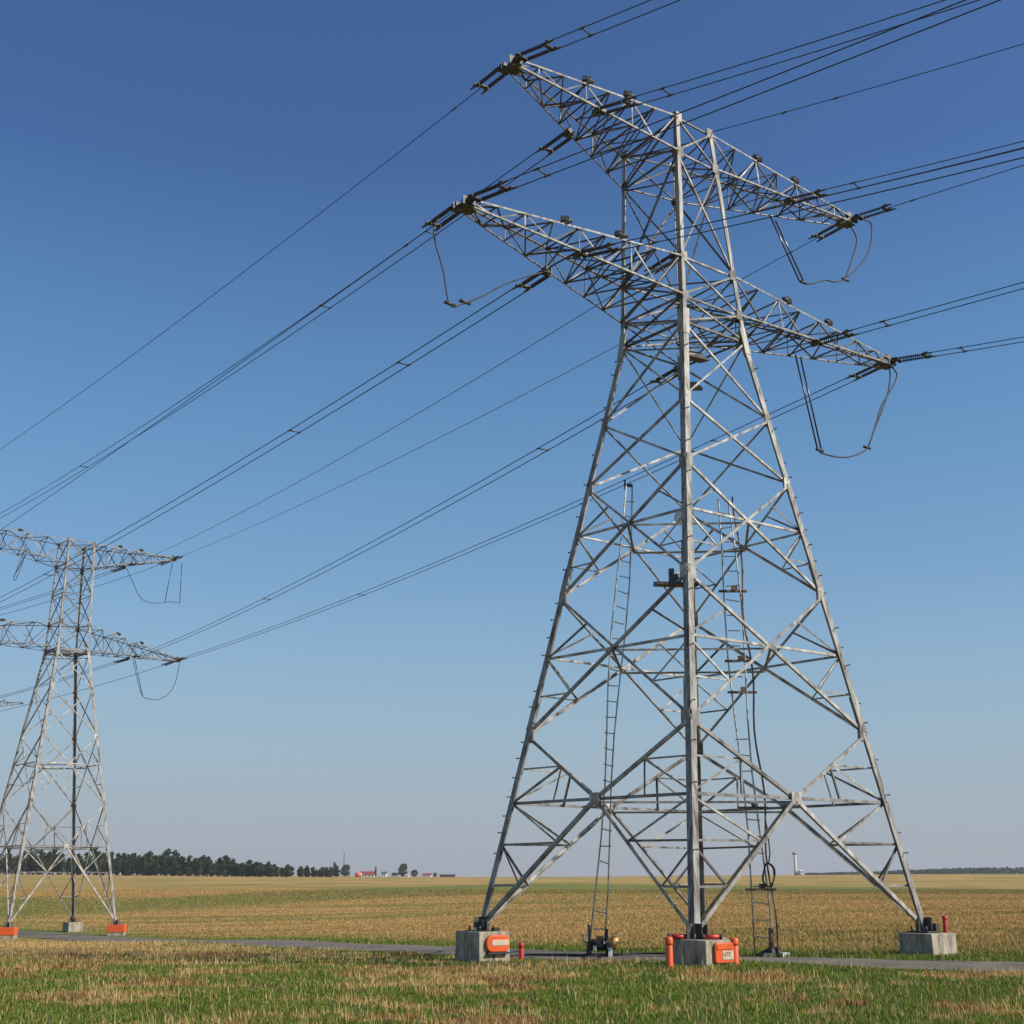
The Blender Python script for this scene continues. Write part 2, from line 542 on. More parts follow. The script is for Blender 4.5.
def brace_panel(mb, T, A, B, n, z0, z1, kind, s):
    P, Q, R, S = T.L(A, z0), T.L(B, z0), T.L(A, z1), T.L(B, z1)
    w0 = np.linalg.norm(Q - P); w1 = np.linalg.norm(S - R)
    t = w0 / (w0 + w1)
    Xp = P + (S - P) * t
    if kind == 'big':
        zk = z0 + (z1 - z0) * .635
        Xp = (T.L(A, zk) + T.L(B, zk)) / 2
        for e0, e1, o_ in ((P, Xp, -.004), (Xp, S, -.004), (Q, Xp, -.030), (Xp, R, -.030)):
            mb.angle(e0, e1, s * (1.12 if e0 is not Xp else 1), n, off=o_, flip=o_ < -.01)
        mb.plate(Xp - n * .002, n, (0, 0, 1), .3, .26, .012)
    else:
        mb.angle(P, S, s, n, off=-.004)
        mb.angle(Q, R, s, n, off=-.030, flip=True)
    zx = Xp[2]
    sr = s * .62
    if kind == 'x': return
    HA, HB = T.L(A, zx), T.L(B, zx)
    mb.angle(HA, HB, s * .85, n, off=-.055)
    for H, P0, R1, leg in ((HA, P, R, A), (HB, Q, S, B)):
        M = (R1 + Xp) / 2
        Ml = (P0 + Xp) / 2
        if kind == 'x2':
            mb.angle(H, M, sr, n, off=-.075); mb.angle(H, Ml, sr, n, off=-.075)
            for q in (M, Ml):
                zl = T.L(leg, q[2])
                if q is Ml: mb.angle(zl, q, sr * .85, n, off=-.088)
        else:
            mb.angle(H, M, sr, n, off=-.075)
            mb.angle(M, (H + Xp) / 2, sr, n, off=-.088)
            D1 = P0 + (Xp - P0) / 3; D2 = P0 + (Xp - P0) * 2 / 3
            L1 = T.L(leg, z0 + (zx - z0) * .33); L2 = T.L(leg, z0 + (zx - z0) * .66)
            mb.angle(L1, D1, sr, n, off=-.075); mb.angle(L2, D2, sr, n, off=-.075)
            mb.angle(H, D2, sr, n, off=-.088); mb.angle(L2, D1, sr, n, off=-.088)
            mb.angle(M, T.L(leg, M[2]), sr * .8, n, off=-.10)


def crossarm(T, root, starts, tip, nb, s, name="crossarm"):
    """starts: (bottom1, bottom2, top1, top2) on the body; four chords closing on the tip"""
    b1, b2, t1, t2 = [np.asarray(q, float) for q in starts]
    tip = np.asarray(tip, float)
    wv = (b2 - b1); wv[2] = 0; wv /= np.linalg.norm(wv)
    e = [tip - wv * .17 + (0, 0, -.10), tip + wv * .17 + (0, 0, -.10), tip - wv * .17 + (0, 0, .08), tip + wv * .17 + (0, 0, .08)]
    st = [b1, b2, t1, t2]
    mb = MB()
    out = tip - (b1 + b2) / 2; out[2] = 0; out /= np.linalg.norm(out)
    up = np.array((0, 0, 1.0))
    pt = lambda k, i: lerp(st[k], e[k], 1 - (1 - i / nb) ** 1.0)
    for i in range(nb):
        # side trusses: zigzag with a post at every second node
        for kb, kt, n in ((0, 2, -wv), (1, 3, wv)):
            if i > 0 and i % 2 == 0: mb.angle(pt(kb, i), pt(kt, i), s * .55, n, off=-.012)
            if i % 2 == 0: mb.angle(pt(kt, i), pt(kb, i + 1), s * .65, n, off=-.03)
            else: mb.angle(pt(kb, i), pt(kt, i + 1), s * .65, n, off=-.03)
        # bottom and top planes
        for ka, kb, n in ((0, 1, -up), (2, 3, up)):
            if i > 0: mb.angle(pt(ka, i), pt(kb, i), s * .55, n, off=-.012)
            if i % 2 == (0 if ka == 0 else 1): mb.angle(pt(ka, i), pt(kb, i + 1), s * .6, n, off=-.03)
            else: mb.angle(pt(kb, i), pt(ka, i + 1), s * .6, n, off=-.03)
            if i < 3 and ka == 0:
                mb.angle(pt(kb, i), pt(ka, i + 1), s * .55, n, off=-.05) if i % 2 == 0 else mb.angle(pt(ka, i), pt(kb, i + 1), s * .55, n, off=-.05)
        if i in (1, 2, 3, 4):
            mb.angle(pt(0, i), pt(3, i), s * .55, out, off=.03); mb.angle(pt(1, i), pt(2, i), s * .55, out, off=.06)
    arm = mb.build(name, M_LACE, root)
    mb = MB()
    for sgn in (-1, 1):
        mb.plate(tip + wv * sgn * .19 + (0, 0, -.01), wv, (0, 0, 1), .34, .22, .016)
        mb.box(tip + wv * sgn * .12 - out * .12 + (0, 0, .13), (.16, .12, .12), .4)
    mb.plate(tip - out * .06 + (0, 0, -.13), (0, 0, 1), out, .3, .38, .016)
    mb.tube([tip - wv * .32 + (0, 0, .02), tip + wv * .32 + (0, 0, .02)], .035, 8)
    mb.build("tip_fitting", M_DARKSTEEL, arm)
    for fr_, ln in ((.30, .34), (.56, .26)):
        mb = MB()
        q = lerp(st[2], e[2], fr_) + (0, 0, .10)
        d_ = (e[2] - st[2]) / np.linalg.norm(e[2] - st[2])
        mb.tube([q - d_ * ln / 2, q + d_ * ln / 2], .055, 7); mb.box(q, (.1, .1, .18)); mb.box(q + d_ * .12, (.09, .12, .12))
        mb.build("clamp_block", M_DARKSTEEL, arm)
    for k in range(4):
        c = MB()
        side = -wv if k in (0, 2) else wv
        # an L along the chord, corner outward
        d = e[k] - st[k]; d /= np.linalg.norm(d)
        u = side; v = up if k >= 2 else -up
        sz = s * .78
        pr = [(0, 0), (-sz, 0), (-sz, -.014), (-.014, -.014), (-.014, -sz), (0, -sz)]
        c.prism([u * (a + .008) + v * (b + .008) for a, b in pr], st[k], e[k])
        c.build("chord", M_LEG, arm)
    return arm


def mid_pt(s, t, f): return lerp(s, t, f)


BOLT = None


def build_tower(T, zl, kinds, z_la0, z_la1, z_ua0, z_ua1, tips, sizes, label, bolts=True, nb=(7, 7), zdown=.1, zdowns={}, group="lattice pylons of the line"):
    global BOLT
    root = empty("transmission_tower", (0, 0, 0))
    tag(root, label, "pylon", group)
    sl, sb, sa = sizes
    zb, zt = zl[0], z_ua1
    # legs
    for nme in 'NLRB':
        sgn = dict(N=(-1, -1), L=(-1, 1), R=(1, -1), B=(1, 1))[nme]
        ua, uw = -sgn[0] * T.a, -sgn[1] * T.w          # flanges run inwards along both faces
        mb = MB()
        t = .02
        zdn = zdowns.get(nme, zdown)
        for k, (za, zc, sc) in enumerate(((zb - zdn, T.p[nme][1][2], 1.0), (T.p[nme][1][2], zt + .05, .72))):
            s = sl * sc
            pr = [(0, 0), (s, 0), (s, t), (t, t), (t, s), (0, s)]
            mb.prism([ua * p + uw * q for p, q in pr], T.L(nme, za), T.L(nme, zc))
        # splice cover angles
        for zz in (zl[1] + .5, zl[2] + .4, zl[-1]):
            pr = [(-.012, -.012), (s + .07, -.012), (s + .07, t + .012), (t + .012, t + .012), (t + .012, s + .07), (-.012, s + .07)]
            mb.prism([ua * p + uw * q for p, q in pr], T.L(nme, zz - .35), T.L(nme, zz + .35))
        leg = mb.build("leg", M_LEG, root)
        f = T.L(nme, zb)
        mb = MB()
        fz = zb - zdn
        rz = math.atan2(T.a[1], T.a[0])
        fb = T.L(nme, fz) + (ua + uw) * sl * .4
        mb.box((fb[0], fb[1], fz + .015), (.52, .52, .03), rz)
        mb.plate(fb + (0, 0, .17) - T.a * 0, T.a, (0, 0, 1), .42, .3, .022)
        mb.plate(fb + (0, 0, .17), T.w, (0, 0, 1), .42, .3, .022)
        for qx, qy in ((1, 1), (1, -1), (-1, 1), (-1, -1)):
            q = fb + T.a * .19 * qx + T.w * .19 * qy
            mb.lathe([(.022, 0), (.022, .10), (.035, .04), (.0, .05)][:2], (q[0], q[1], fz + .03), 6)
        mb.build("base_plate", M_DARKSTEEL, leg)
        if bolts:
            z = zb + 1.6; k = 0
            while z < zl[-1] - .3:
                if BOLT is None:
                    m2 = MB(); m2.tube([(0, 0, 0), (0.12, 0, 0)], .012, 6); m2.tube([(.115, 0, 0), (.132, 0, 0)], .02, 6)
                    BOLT = m2.build("step_bolt", M_DARKSTEEL, leg); o = BOLT
                else:
                    o = BOLT.copy(); COL.objects.link(o); o.parent = leg
                d = (-ua if k % 2 else -uw) if nme in 'N' else (-ua if nme == 'R' and 0 else -uw if nme == 'L' else -ua)
                if nme == 'L': d = (-ua if k % 2 else -uw)
                if nme == 'R': d = (-ua if k % 2 else -uw)
                o.location = T.L(nme, z) + (ua + uw) * .02
                o.rotation_euler = (0, 0, math.atan2(d[1], d[0]))
                z += (.42 if nme != 'B' else .8) * random.choice((1, 1, 1, 2)) + random.uniform(-.05, .05); k += 1
    # faces
    for A, B, sg, ax in FACES:
        n = sg * (T.a if ax == 'a' else T.w)
        for k in range(len(kinds)):
            mb = MB()
            brace_panel(mb, T, A, B, n, zl[k], zl[k + 1], kinds[k], sb * (1.0 - .09 * k))
            # gussets at the panel's upper nodes
            for nme in (A, B):
                q = T.L(nme, zl[k + 1]); o2 = T.L(B if nme == A else A, zl[k + 1])
                dd = (o2 - q) / np.linalg.norm(o2 - q)
                mb.plate(q + dd * (.15 - .015 * k) - n * .002, n, (0, 0, 1), .24 - .02 * k, .34 - .03 * k, .012)
            mb.build("bracing", M_STEEL, root)
        # cage above the waist
        mb = MB()
        zs = [zl[-1], z_la0, z_la1]
        m = max(1, int(round((z_ua0 - z_la1) / 2.4)))
        zs += [z_la1 + (z_ua0 - z_la1) * (q + 1) / m for q in range(m)] + [z_ua1]
        zs = [z for i, z in enumerate(zs) if i == 0 or z - zs[i - 1] > .15]
        for z0, z1 in zip(zs[:-1], zs[1:]):
            P, Q, R, S = T.L(A, z0), T.L(B, z0), T.L(A, z1), T.L(B, z1)
            mb.angle(P, S, sa * .8, n, off=-.006); mb.angle(Q, R, sa * .8, n, off=-.026, flip=True)
            mb.angle(R, S, sa * .8, n, off=-.045)
        mb.angle(T.L(A, zs[0]), T.L(B, zs[0]), sa, n, off=-.045)
        for z in (z_la0, z_la1, z_ua0, z_ua1):
            for nme in (A, B):
                q = T.L(nme, z); o2 = T.L(B if nme == A else A, z); dd = (o2 - q) / np.linalg.norm(o2 - q)
                mb.plate(q + dd * .1 + n * .002, n, (0, 0, 1), .2, .26, .012)
        mb.build("cage_bracing", M_LACE, root)
    # plan bracing
    mb = MB()
    zc = []
    for k in range(len(kinds)):
        z0, z1 = zl[k], zl[k + 1]
        w0 = np.linalg.norm(T.L('N', z0) - T.L('R', z0)); w1 = np.linalg.norm(T.L('N', z1) - T.L('R', z1))
        if kinds[k] != 'x': zc.append(z0 + (z1 - z0) * (.635 if kinds[k] == 'big' else w0 / (w0 + w1)))
    for z in zc:
        ms = [(T.L(A, z) + T.L(B, z)) / 2 for A, B, _, _ in FACES]
        mb = MB()
        for i in range(4):
            mb.angle(ms[i], ms[(i + 1) % 4], sb * .7, (0, 0, 1), off=-.06 - .01 * i)
        mb.build("plan_bracing", M_STEEL, root)
    for z in (zl[-1], z_la0, z_la1, z_ua0, z_ua1, z_la0 - .45):
        mb = MB()
        mb.angle(T.L('N', z), T.L('B', z), sa * .8, (0, 0, 1), off=-.05)
        mb.angle(T.L('L', z), T.L('R', z), sa * .8, (0, 0, 1), off=-.07)
        mb.build("plan_bracing", M_LACE, root)
    # arms
    for key, (z0, z1, l1, l2, n_) in dict(UL=(z_ua0, z_ua1, 'N', 'L', nb[0]), UR=(z_ua0, z_ua1, 'R', 'B', nb[0]), LL=(z_la0, z_la1, 'N', 'L', nb[1]), LR=(z_la0, z_la1, 'R', 'B', nb[1])).items():
        crossarm(T, root, (T.L(l1, z0), T.L(l2, z0), T.L(l1, z1), T.L(l2, z1)), tips[key], n_, sa)
    return root


AZ1 = .9054
a1 = (math.sin(AZ1), math.cos(AZ1)); C1 = (4.3165, 30.8356)
T1 = Tower(dict(N=[(3.487, 26.373, .72), (4.128, 29.274, 14.717), (4.163, 29.472, 20.409)],
                L=[(-.746, 30.912, .743), (2.755, 31.024, 14.717), (2.961, 31.47, 20.409)],
                R=[(9.164, 30.522, .823), (5.878, 30.647, 14.717), (5.205, 30.381, 20.409)],
                B=[(4.893, 35.616, .72), (4.505, 32.397, 14.717), (4.465, 32.07, 20.409)]), a1, C1)
tips1 = dict(UL=(-.016, 27.435, 20.505), UR=(9.962, 35.266, 20.505), LL=(-1.072, 26.607, 16.343), LR=(11.018, 36.095, 16.343))
tower1 = build_tower(T1, [.72, 4.978, 8.234, 10.989, 12.632, 14.717], ['big', 'x2', 'x2', 'x', 'x'], 15.412, 16.468, 19.407, 20.409, tips1,
                     (.165, .075, .058), "tall grey steel lattice pylon filling the right half, four concrete feet", nb=(7, 8), zdowns=dict(B=.42))

AZ2 = .8688
a2 = (math.sin(AZ2), math.cos(AZ2)); C2 = (-29.3517, 86.1202); ZB2 = -1.7072


def sym_tower(C, a, zb, hws):
    A = np.array(a); Wd = np.array([-a[1], a[0]]); pts = {}
    for n, (sa, sw) in dict(N=(-1, -1), L=(-1, 1), R=(1, -1), B=(1, 1)).items():
        pts[n] = [(*(np.array(C) + sa * h * A + sw * h * Wd), z + zb) for z, h in hws]
    return Tower(pts, a, C)


def arm_at(C, a, l, z): return (C[0] + a[0] * l, C[1] + a[1] * l, z)


T2 = sym_tower(C2, a2, ZB2, [(.72, 3.405), (17.88, 1.086), (25.15, .921)])
tips2 = dict(UL=arm_at(C2, a2, -11.4, 23.49), UR=arm_at(C2, a2, 7.0956, 23.49), LL=arm_at(C2, a2, -13.0, 16.38), LR=arm_at(C2, a2, 7.9264, 16.38))
zz2 = [z + ZB2 for z in (.72, 8.0, 12.3, 15.3, 17.7)]
tower2 = build_tower(T2, zz2, ['big', 'x2', 'x', 'x'], 17.9 + ZB2, 19.6 + ZB2, 23.53 + ZB2, 25.15 + ZB2, tips2,
                     (.165, .085, .068), "smaller-looking lattice pylon at the left edge, on orange-painted feet", bolts=False, nb=(8, 8))

C3 = (-74.1, 180.4); ZB3 = float(terr(-74.1, 180.4)) + .1
T3 = sym_tower(C3, a2, ZB3, [(.72, 3.405), (17.88, 1.086), (25.0, .921)])
ZU3 = 25.25
tips3 = dict(UL=arm_at(C3, a2, -8.0, ZU3), UR=arm_at(C3, a2, 7.05, ZU3), LL=arm_at(C3, a2, -8, 18.1 + ZB3), LR=arm_at(C3, a2, 4.3, 18.1 + ZB3))
tower3 = build_tower(T3, [z + ZB3 for z in (.72, 8.0, 12.3, 15.3, 17.7)], ['big', 'x2', 'x', 'x'], 17.9 + ZB3, 19.6 + ZB3, 23.6 + ZB3, 25.0 + ZB3, tips3,
                     (.19, .095, .075), "farthest pylon, only one pale crossarm tip showing at the left edge", bolts=False, nb=(6, 6))

# small fixed things on the near tower
mb = MB(); mb.box((0, 0, 0), (.95, .3, .06)); mb.box((0, .13, .05), (.95, .03, .05)); mb.box((-.1, 0, .2), (.1, .12, .3)); mb.box((.02, .03, .14), (.08, .1, .2))
mb.build("work_platform", M_DARKSTEEL, tower1, (3.60, 28.25, 7.98), math.radians(8))
for (px, py, pz, rz) in ((4.55, 30.4, 14.15, .3), (4.5, 30.9, 13.55, -.4)):
    mb = MB()
    mb.add([(-.28, -.2, 0), (.32, -.16, -.06), (.22, .2, 0), (-.22, .2, .06), (-.19, -.13, .2), (.13, -.06, .16)],
           [(0, 1, 2, 3), (0, 4, 5, 1), (1, 5, 2), (2, 5, 4, 3), (3, 4, 0)])
    mb.build("guard_plate", M_DARKSTEEL, tower1, (px, py, pz), rz)
mb = MB()
prof = [(.01, 0), (.09, .015), (.16, .045), (.20, .09), (.195, .10), (.01, .05)]
mb.lathe(prof, sides=20)
dish = mb.build("dish", M_WHITE, tower1, (4.12, 30.6, 10.15)); dish.rotation_euler = (math.radians(75), 0, math.radians(-40))
mb = MB(); mb.tube([(4.12, 30.66, 10.15), (4.2, 31.2, 10.1), (4.55, 32.9, 10.05)], .022); mb.build("dish_arm", M_DARKSTEEL, tower1)


# ------------------------------------------------------------------ concrete footings
def footing(x, y, ztop, side, zbot, label, group="concrete footings of the near pylon", rz=None, name="concrete_footing"):
    rz = math.pi / 2 - AZ1 if rz is None else rz
    root = empty(name, (x, y, zbot), rz)
    tag(root, label, "footing", group)
    mb = MB(); h = ztop - zbot
    sx, sy = side
    mb.box((0, 0, h / 2), (sx, sy, h))
    b = mb.build("block", M_CONC, root); bevel(b, .018)
    return root, h


# local axes: +x along arm direction, +y along wire direction; lit face is -y, dark face is -x
fN, hN = footing(3.62, 26.42, .655, (.76, .95), .08, "concrete footing in front with orange cover plate and two orange bollards beside it")
fL, hL = footing(-.66, 31.0, .63, (.86, .90), -.12, "concrete footing under left leg wearing an orange oval plate with pale band")
fR, hR = footing(9.17, 30.52, .61, (.90, .86), .03, "bare concrete footing under the right leg with one red post")
fB, hB = footing(4.89, 35.62, .30, (.88, .88), -.2, "concrete footing under the rear leg, hidden behind the front one")

# orange cover with a lettered pale label on the front footing's lit face
mb = MB()
mb.plate((.06, -.475 - .03, .345), (0, -1, 0), (0, 0, 1), .50, .36, .07, corner=.05)
cov = mb.build("cover_plate", M_ORANGE, fN); bevel(cov, .012)
mb = MB(); mb.plate((.06, -.475 - .07, .46), (0, -1, 0), (0, 0, 1), .44, .10, .02, corner=.03); mb.build("cover_lip", M_ORANGE, cov)
mb = MB(); mb.plate((.135, -.475 - .069, .305), (0, -1, 0), (0, 0, 1), .29, .16, .008); lab = mb.build("label_plate", M_PALE, cov)


def text_part(name, body, size, loc, rot, m, parent):
    cu = bpy.data.curves.new(name, 'FONT'); cu.body = body; cu.size = size; cu.extrude = .001; cu.align_x = 'CENTER'; cu.align_y = 'CENTER'
    cu.materials.append(m)
    tmp = bpy.data.objects.new(name, cu)
    me = bpy.data.meshes.new_from_object(tmp)
    bpy.data.objects.remove(tmp); bpy.data.curves.remove(cu)
    me.materials.clear(); me.materials.append(m)
    o = bpy.data.objects.new(name, me); COL.objects.link(o); o.parent = parent; o.location = loc; o.rotation_euler = rot
    return o


text_part("lettering", "HTE", .115, (.11, -.475 - .0755, .315), (math.pi / 2, 0, 0), M_INK, cov)
# red cable drums lying on the front footing
for k, (lx, ly) in enumerate(((-.24, .12), (.02, -.26))):
    r = empty("red_marker_tube", (0, 0, 0))
    ca, sa_ = math.cos(math.pi / 2 - AZ1), math.sin(math.pi / 2 - AZ1)
    wx, wy = 3.62 + lx * ca - ly * sa_, 26.42 + lx * sa_ + ly * ca
    r.location = (wx - .18 * (k == 0), wy, .655 + .048); r.rotation_euler = (0, 0, .05)
    tag(r, ("left" if k == 0 else "right") + " one of two short red tubes lying on the front concrete footing", "marker tube", "red tubes lying on the front footing")
    m2 = MB(); m2.tube([(-.15, 0, 0), (.15, 0, 0)], .045, 12); m2.build("tube", M_RED, r)
    m2 = MB(); m2.tube([(-.20, 0, 0), (-.145, 0, 0)], .05, 12); m2.tube([(.145, 0, 0), (.19, 0, 0)], .05, 12); m2.build("end_cap", M_BLACK, r)

# oval plate with pale band on the left footing
mb = MB(); mb.plate((.05, -.45 - .04, .50), (0, -1, 0), (0, 0, 1), .66, .36, .08, corner=.16); ov = mb.build("oval_plate", M_ORANGE, fL); bevel(ov, .025, 3)
mb = MB(); mb.plate((.10, -.45 - .083, .52), (0, -1, 0), (0, 0, 1), .48, .12, .012, corner=.05); mb.build("pale_band", M_PALE, ov)
mb = MB(); mb.plate((.05, -.45 - .05, .30), (0, -1, 0), (0, 0, 1), .60, .04, .10, corner=.015); mb.build("dark_bracket", M_BLACK, ov)
mb = MB(); mb.box((-.02, -.452, .16), (.05, .02, .20)); mb.build("slot", M_BLACK, fL)
mb = MB(); mb.box((-.1, -.05, hL + .09), (.08, .08, .18)); mb.box((.12, -.32, hL + .04), (.16, .1, .08)); mb.build("lug", M_BLACK, fL)
mb = MB(); mb.box((.12, -.15, hR + .10), (.1, .1, .2)); mb.box((.28, .0, hR + .06), (.1, .1, .12)); mb.build("lug", M_DARKSTEEL, fR)


# bollards
def bollard(x, y, z, h, r, m, label, cap=True, strap=False):
    root = empty("bollard", (x, y, z)); tag(root, label, "bollard", "orange and red marker bollards")
    mb = MB()
    mb.lathe([(r * 1.12, -.05), (r * 1.12, .04), (r, .06), (r * .98, h * .72), (r * .9, h * .74)], sides=18); mb.build("post", m, root)
    mb = MB(); mb.lathe([(r * 1.08, h * .75), (r * 1.1, h * .80), (r * 1.08, h * .95), (r * .85, h * .99), (r * .3, h)], sides=18); mb.build("cap", m, root)
    if strap:
        mb = MB(); mb.lathe([(r * 1.0, h * .735), (r * 1.05, h * .738), (r * 1.05, h * .755), (r, h * .758)], sides=18); mb.build("strap", M_BLACK, root)
    return root


bollard(2.92, 25.75, .16, .57, .070, M_ORANGE, "orange bollard left of the front concrete footing, against its dark face")
bollard(4.22, 26.30, .16, .53, .080, M_ORANGE, "orange bollard with dark strap right of the orange cover plate", strap=True)
bollard(.21, 31.5, -.06, .42, .062, M_RED, "short dark red bollard on the grass right of the left footing")
bollard(9.62, 30.62, .61, .36, .05, M_RED, "slim red post standing on top of the right concrete footing")

# footings of the second tower
for nme, lb, orange in (('N', "low footing painted orange on top at the photo's left edge", True), ('R', "orange-topped low footing under the second pylon's right leg", True),
                        ('B', "plain grey footing under the second pylon's dark rear leg", False), ('L', "orange-topped footing of the second pylon just left of the frame", True)):
    q = T2.L(nme, .72 + ZB2)
    zg = float(terr(q[0], q[1]))
    r, h = footing(q[0], q[1], .72 + ZB2 - .09, (1.0, 1.0), zg - .15, lb, "footings of the second pylon", math.radians(8) if orange else math.pi / 2 - AZ2)
    if orange:
        mb = MB(); mb.box((0, 0, h - .2), (1.05, 1.05, .44)); bevel(mb.build("painted_cap", M_ORANGE, r), .02)


# ------------------------------------------------------------------ ladders inside the near tower
def ladder(p0, p1, width, side, label, m, gap=.37, third=None, hang=None):
    p0 = np.array(p0); p1 = np.array(p1)
    root = empty("ladder", tuple(p0)); tag(root, label, "ladder", "climbing ladders inside the near pylon")
    d = p1 - p0; Lg = np.linalg.norm(d); side = np.array(side, float); side /= np.linalg.norm(side)
    n = int(Lg / 1.2)
    for s in (-1, 1):
        mb = MB(); pts = []
        for i in range(n + 1):
            t = i / n
            bow = np.array((.06 * math.sin(t * 9 + s), .05 * math.sin(t * 6), 0))
            pts.append(d * t + side * s * width / 2 + bow)
        mb.tube(pts, .021, 6); mb.build("rail", m, root)
    k = int(Lg / gap)
    proto = None
    for i in range(1, k):
        t = i / k
        bow = np.array((.06 * math.sin(t * 9), .05 * math.sin(t * 6), 0))
        if random.random() < .06: continue
        if proto is None:
            mb = MB(); mb.tube([-side * width / 2, side * width / 2 * .4 + (0, 0, -.02), side * width / 2 + (0, 0, -.02)], .015, 5); proto = mb.build("rung", m, root); o = proto
        else:
            o = proto.copy(); COL.objects.link(o); o.parent = root
        o.location = d * t + bow
        o.rotation_euler = (0, random.uniform(-.12, .2), 0)
    if third:
        mb = MB(); n2 = 30
        mb.tube([d * (i / n2) + side * (width / 2 + .12 + .05 * math.sin(i * .8)) + np.array((0, -.08, 0)) for i in range(n2 + 1)], .024, 6)
        mb.build("conduit", M_RUST, root)
        for t in (.13, .3, .55, .62, .78):
            mb = MB(); q = d * t + side * .05; mb.box(q, (width + .35, .09, .05)); mb.box(q + np.array((.05, .05, .07)), (.14, .1, .12)); mb.build("bracket", M_RUST, root)
    return root


l1 = ladder((2.0, 32.6, .25), (2.92, 31.6, 11.22), .26, (1, .25, 0), "thin grey ladder hanging left inside the near pylon, over the winch", M_LADDER)
mb = MB(); mb.box((.95, -1.0, 11.0), (.14, .08, .07)); mb.build("hanger", M_DARKSTEEL, l1)
mb = MB(); mb.tube([(.83, -1.0, 10.9), (.83, -1.0, 11.15)], .025); mb.build("hook", M_DARKSTEEL, l1)
l2 = ladder((5.70, 31.3, .12), (5.25, 31.6, 10.9), .34, (1, -.5, 0), "rusty brown ladder with a cable conduit, right inside the near pylon", M_LADDER, .36, third=True)
mb = MB()
ring = []
for i in range(41):
    a = i / 40 * 2 * math.pi * 1.9
    ring.append((.14 + (.11 + .006 * i / 8) * math.cos(a) + .02 * math.sin(3 * a), -.25 + .05 * math.sin(a * .7), 1.72 + .26 * math.sin(a)))
mb.tube(ring, .018, 6); mb.tube([(.13, -.22, 3.0), (.17, -.25, 2.6), (.19, -.25, 2.2), (.15, -.25, 1.98)], .016, 6)
cc = mb.build("cable_coil", M_BLACK, None, (5.70, 31.3, .12)); tag(cc, "black cable coiled and hung on the rusty ladder near its foot", "cable coil")
gz = float(terr(5.85, 31.2))
mb = MB()
mb.box((0, 0, .05), (.62, .4, .1), .2, taper=.8); mb.box((.05, 0, .14), (.3, .26, .16), .4, taper=.7); mb.tube([(-.35, .1, .03), (-.1, 0, .16), (.1, -.05, .12)], .03)
lf = empty("ladder_foot_box", (5.85, 31.2, gz)); tag(lf, "dark junction box on the grass at the rusty ladder's foot", "junction box")
mb.build("body", M_BLACK, lf)
mb = MB(); mb.box((.26, -.14, .06), (.2, .12, .1), .5); mb.build("lid", M_WHITE, lf)
mb = MB(); mb.box((0, 0, .42), (.1, .1, .42)); mb.build("terminal", M_RUST, lf)

# winch on the path under the grey ladder
wx, wy = 2.02, 32.35; wz = float(terr(wx, wy)) + .04
wi = empty("winch", (wx, wy, wz)); tag(wi, "black hand winch with frame standing on the path under the grey ladder", "winch")
mb = MB()
for s in (-1, 1):
    mb.box((s * .22, -.2, .13), (.09, .06, .26)); mb.box((s * .22, .2, .13), (.09, .06, .26)); mb.box((s * .22, 0, .28), (.07, .46, .07))
mb.box((0, -.2, .03), (.6, .08, .06)); mb.box((0, .2, .03), (.6, .08, .06)); mb.box((0, 0, .30), (.5, .06, .05))
mb.build("frame", M_BLACK, wi)
mb = MB(); mb.tube([(-.18, 0, .26), (.18, 0, .26)], .13, 14); mb.tube([(-.2, 0, .26), (-.17, 0, .26)], .18, 14); mb.tube([(.17, 0, .26), (.2, 0, .26)], .18, 14); mb.build("drum", M_DARKSTEEL, wi)
mb = MB(); mb.box((.02, -.24, .36), (.16, .14, .2)); mb.box((-.22, -.1, .5), (.06, .06, .42)); mb.box((.2, .05, .46), (.06, .06, .3)); mb.build("motor", M_BLACK, wi)
mb = MB(); mb.tube([(.24, 0, .26), (.33, 0, .26), (.33, -.05, .5), (.42, -.05, .52)], .018); mb.tube([(-.24, 0, .3), (-.35, -.06, .34), (-.37, -.06, .5)], .02); mb.build("crank", M_LADDER, wi)
mb = MB(); mb.box((.26, -.28, .1), (.1, .06, .2)); mb.box((-.1, -.27, .2), (.08, .03, .1)); mb.box((.1, -.30, .33), (.07, .02, .07)); mb.build("plate", M_WHITE, wi)
# black tubes on the path, drawn for the pylon's cast shadow lines
for k, (pts, lb) in enumerate((([(-.3, 0), (-.9, .35), (-1.7, .55), (-2.3, .1), (-3.0, .3)], "black cable trailing left from the winch along the path"),
                               ([(.3, 0), (.9, .5), (1.6, .3), (2.1, -.15), (2.7, .1)], "black cable trailing right from the winch towards the front footing"))):
    P = catmull([(x, y, 0) for x, y in pts], 6)
    mb = MB(); mb.tube([(wx + q[0], wy + q[1], float(terr(wx + q[0], wy + q[1])) + .075) for q in P], .026, 6)
    tag(mb.build("shadow_line", M_BLACK), lb, "cable", "shadow lines drawn on the path")
# amber beacon
bx, by = 2.45, 33.4; bz = float(terr(bx, by)) + .03
be = empty("warning_beacon", (bx, by, bz)); tag(be, "small yellow amber warning beacon on the far edge of the path", "beacon")
mb = MB(); mb.lathe([(.10, 0), (.10, .04), (.03, .06), (.03, .14), (.07, .16)], sides=14); mb.build("stand", M_BLACK, be)
mb = MB(); mb.lathe([(.07, .16), (.135, .20), (.15, .29), (.13, .38), (.06, .43)], sides=16); mb.build("lens", M_YELLOW, be)
mb = MB(); mb.box((.06, -.13, .28), (.07, .03, .08)); mb.build("reflector", M_PALE, be)

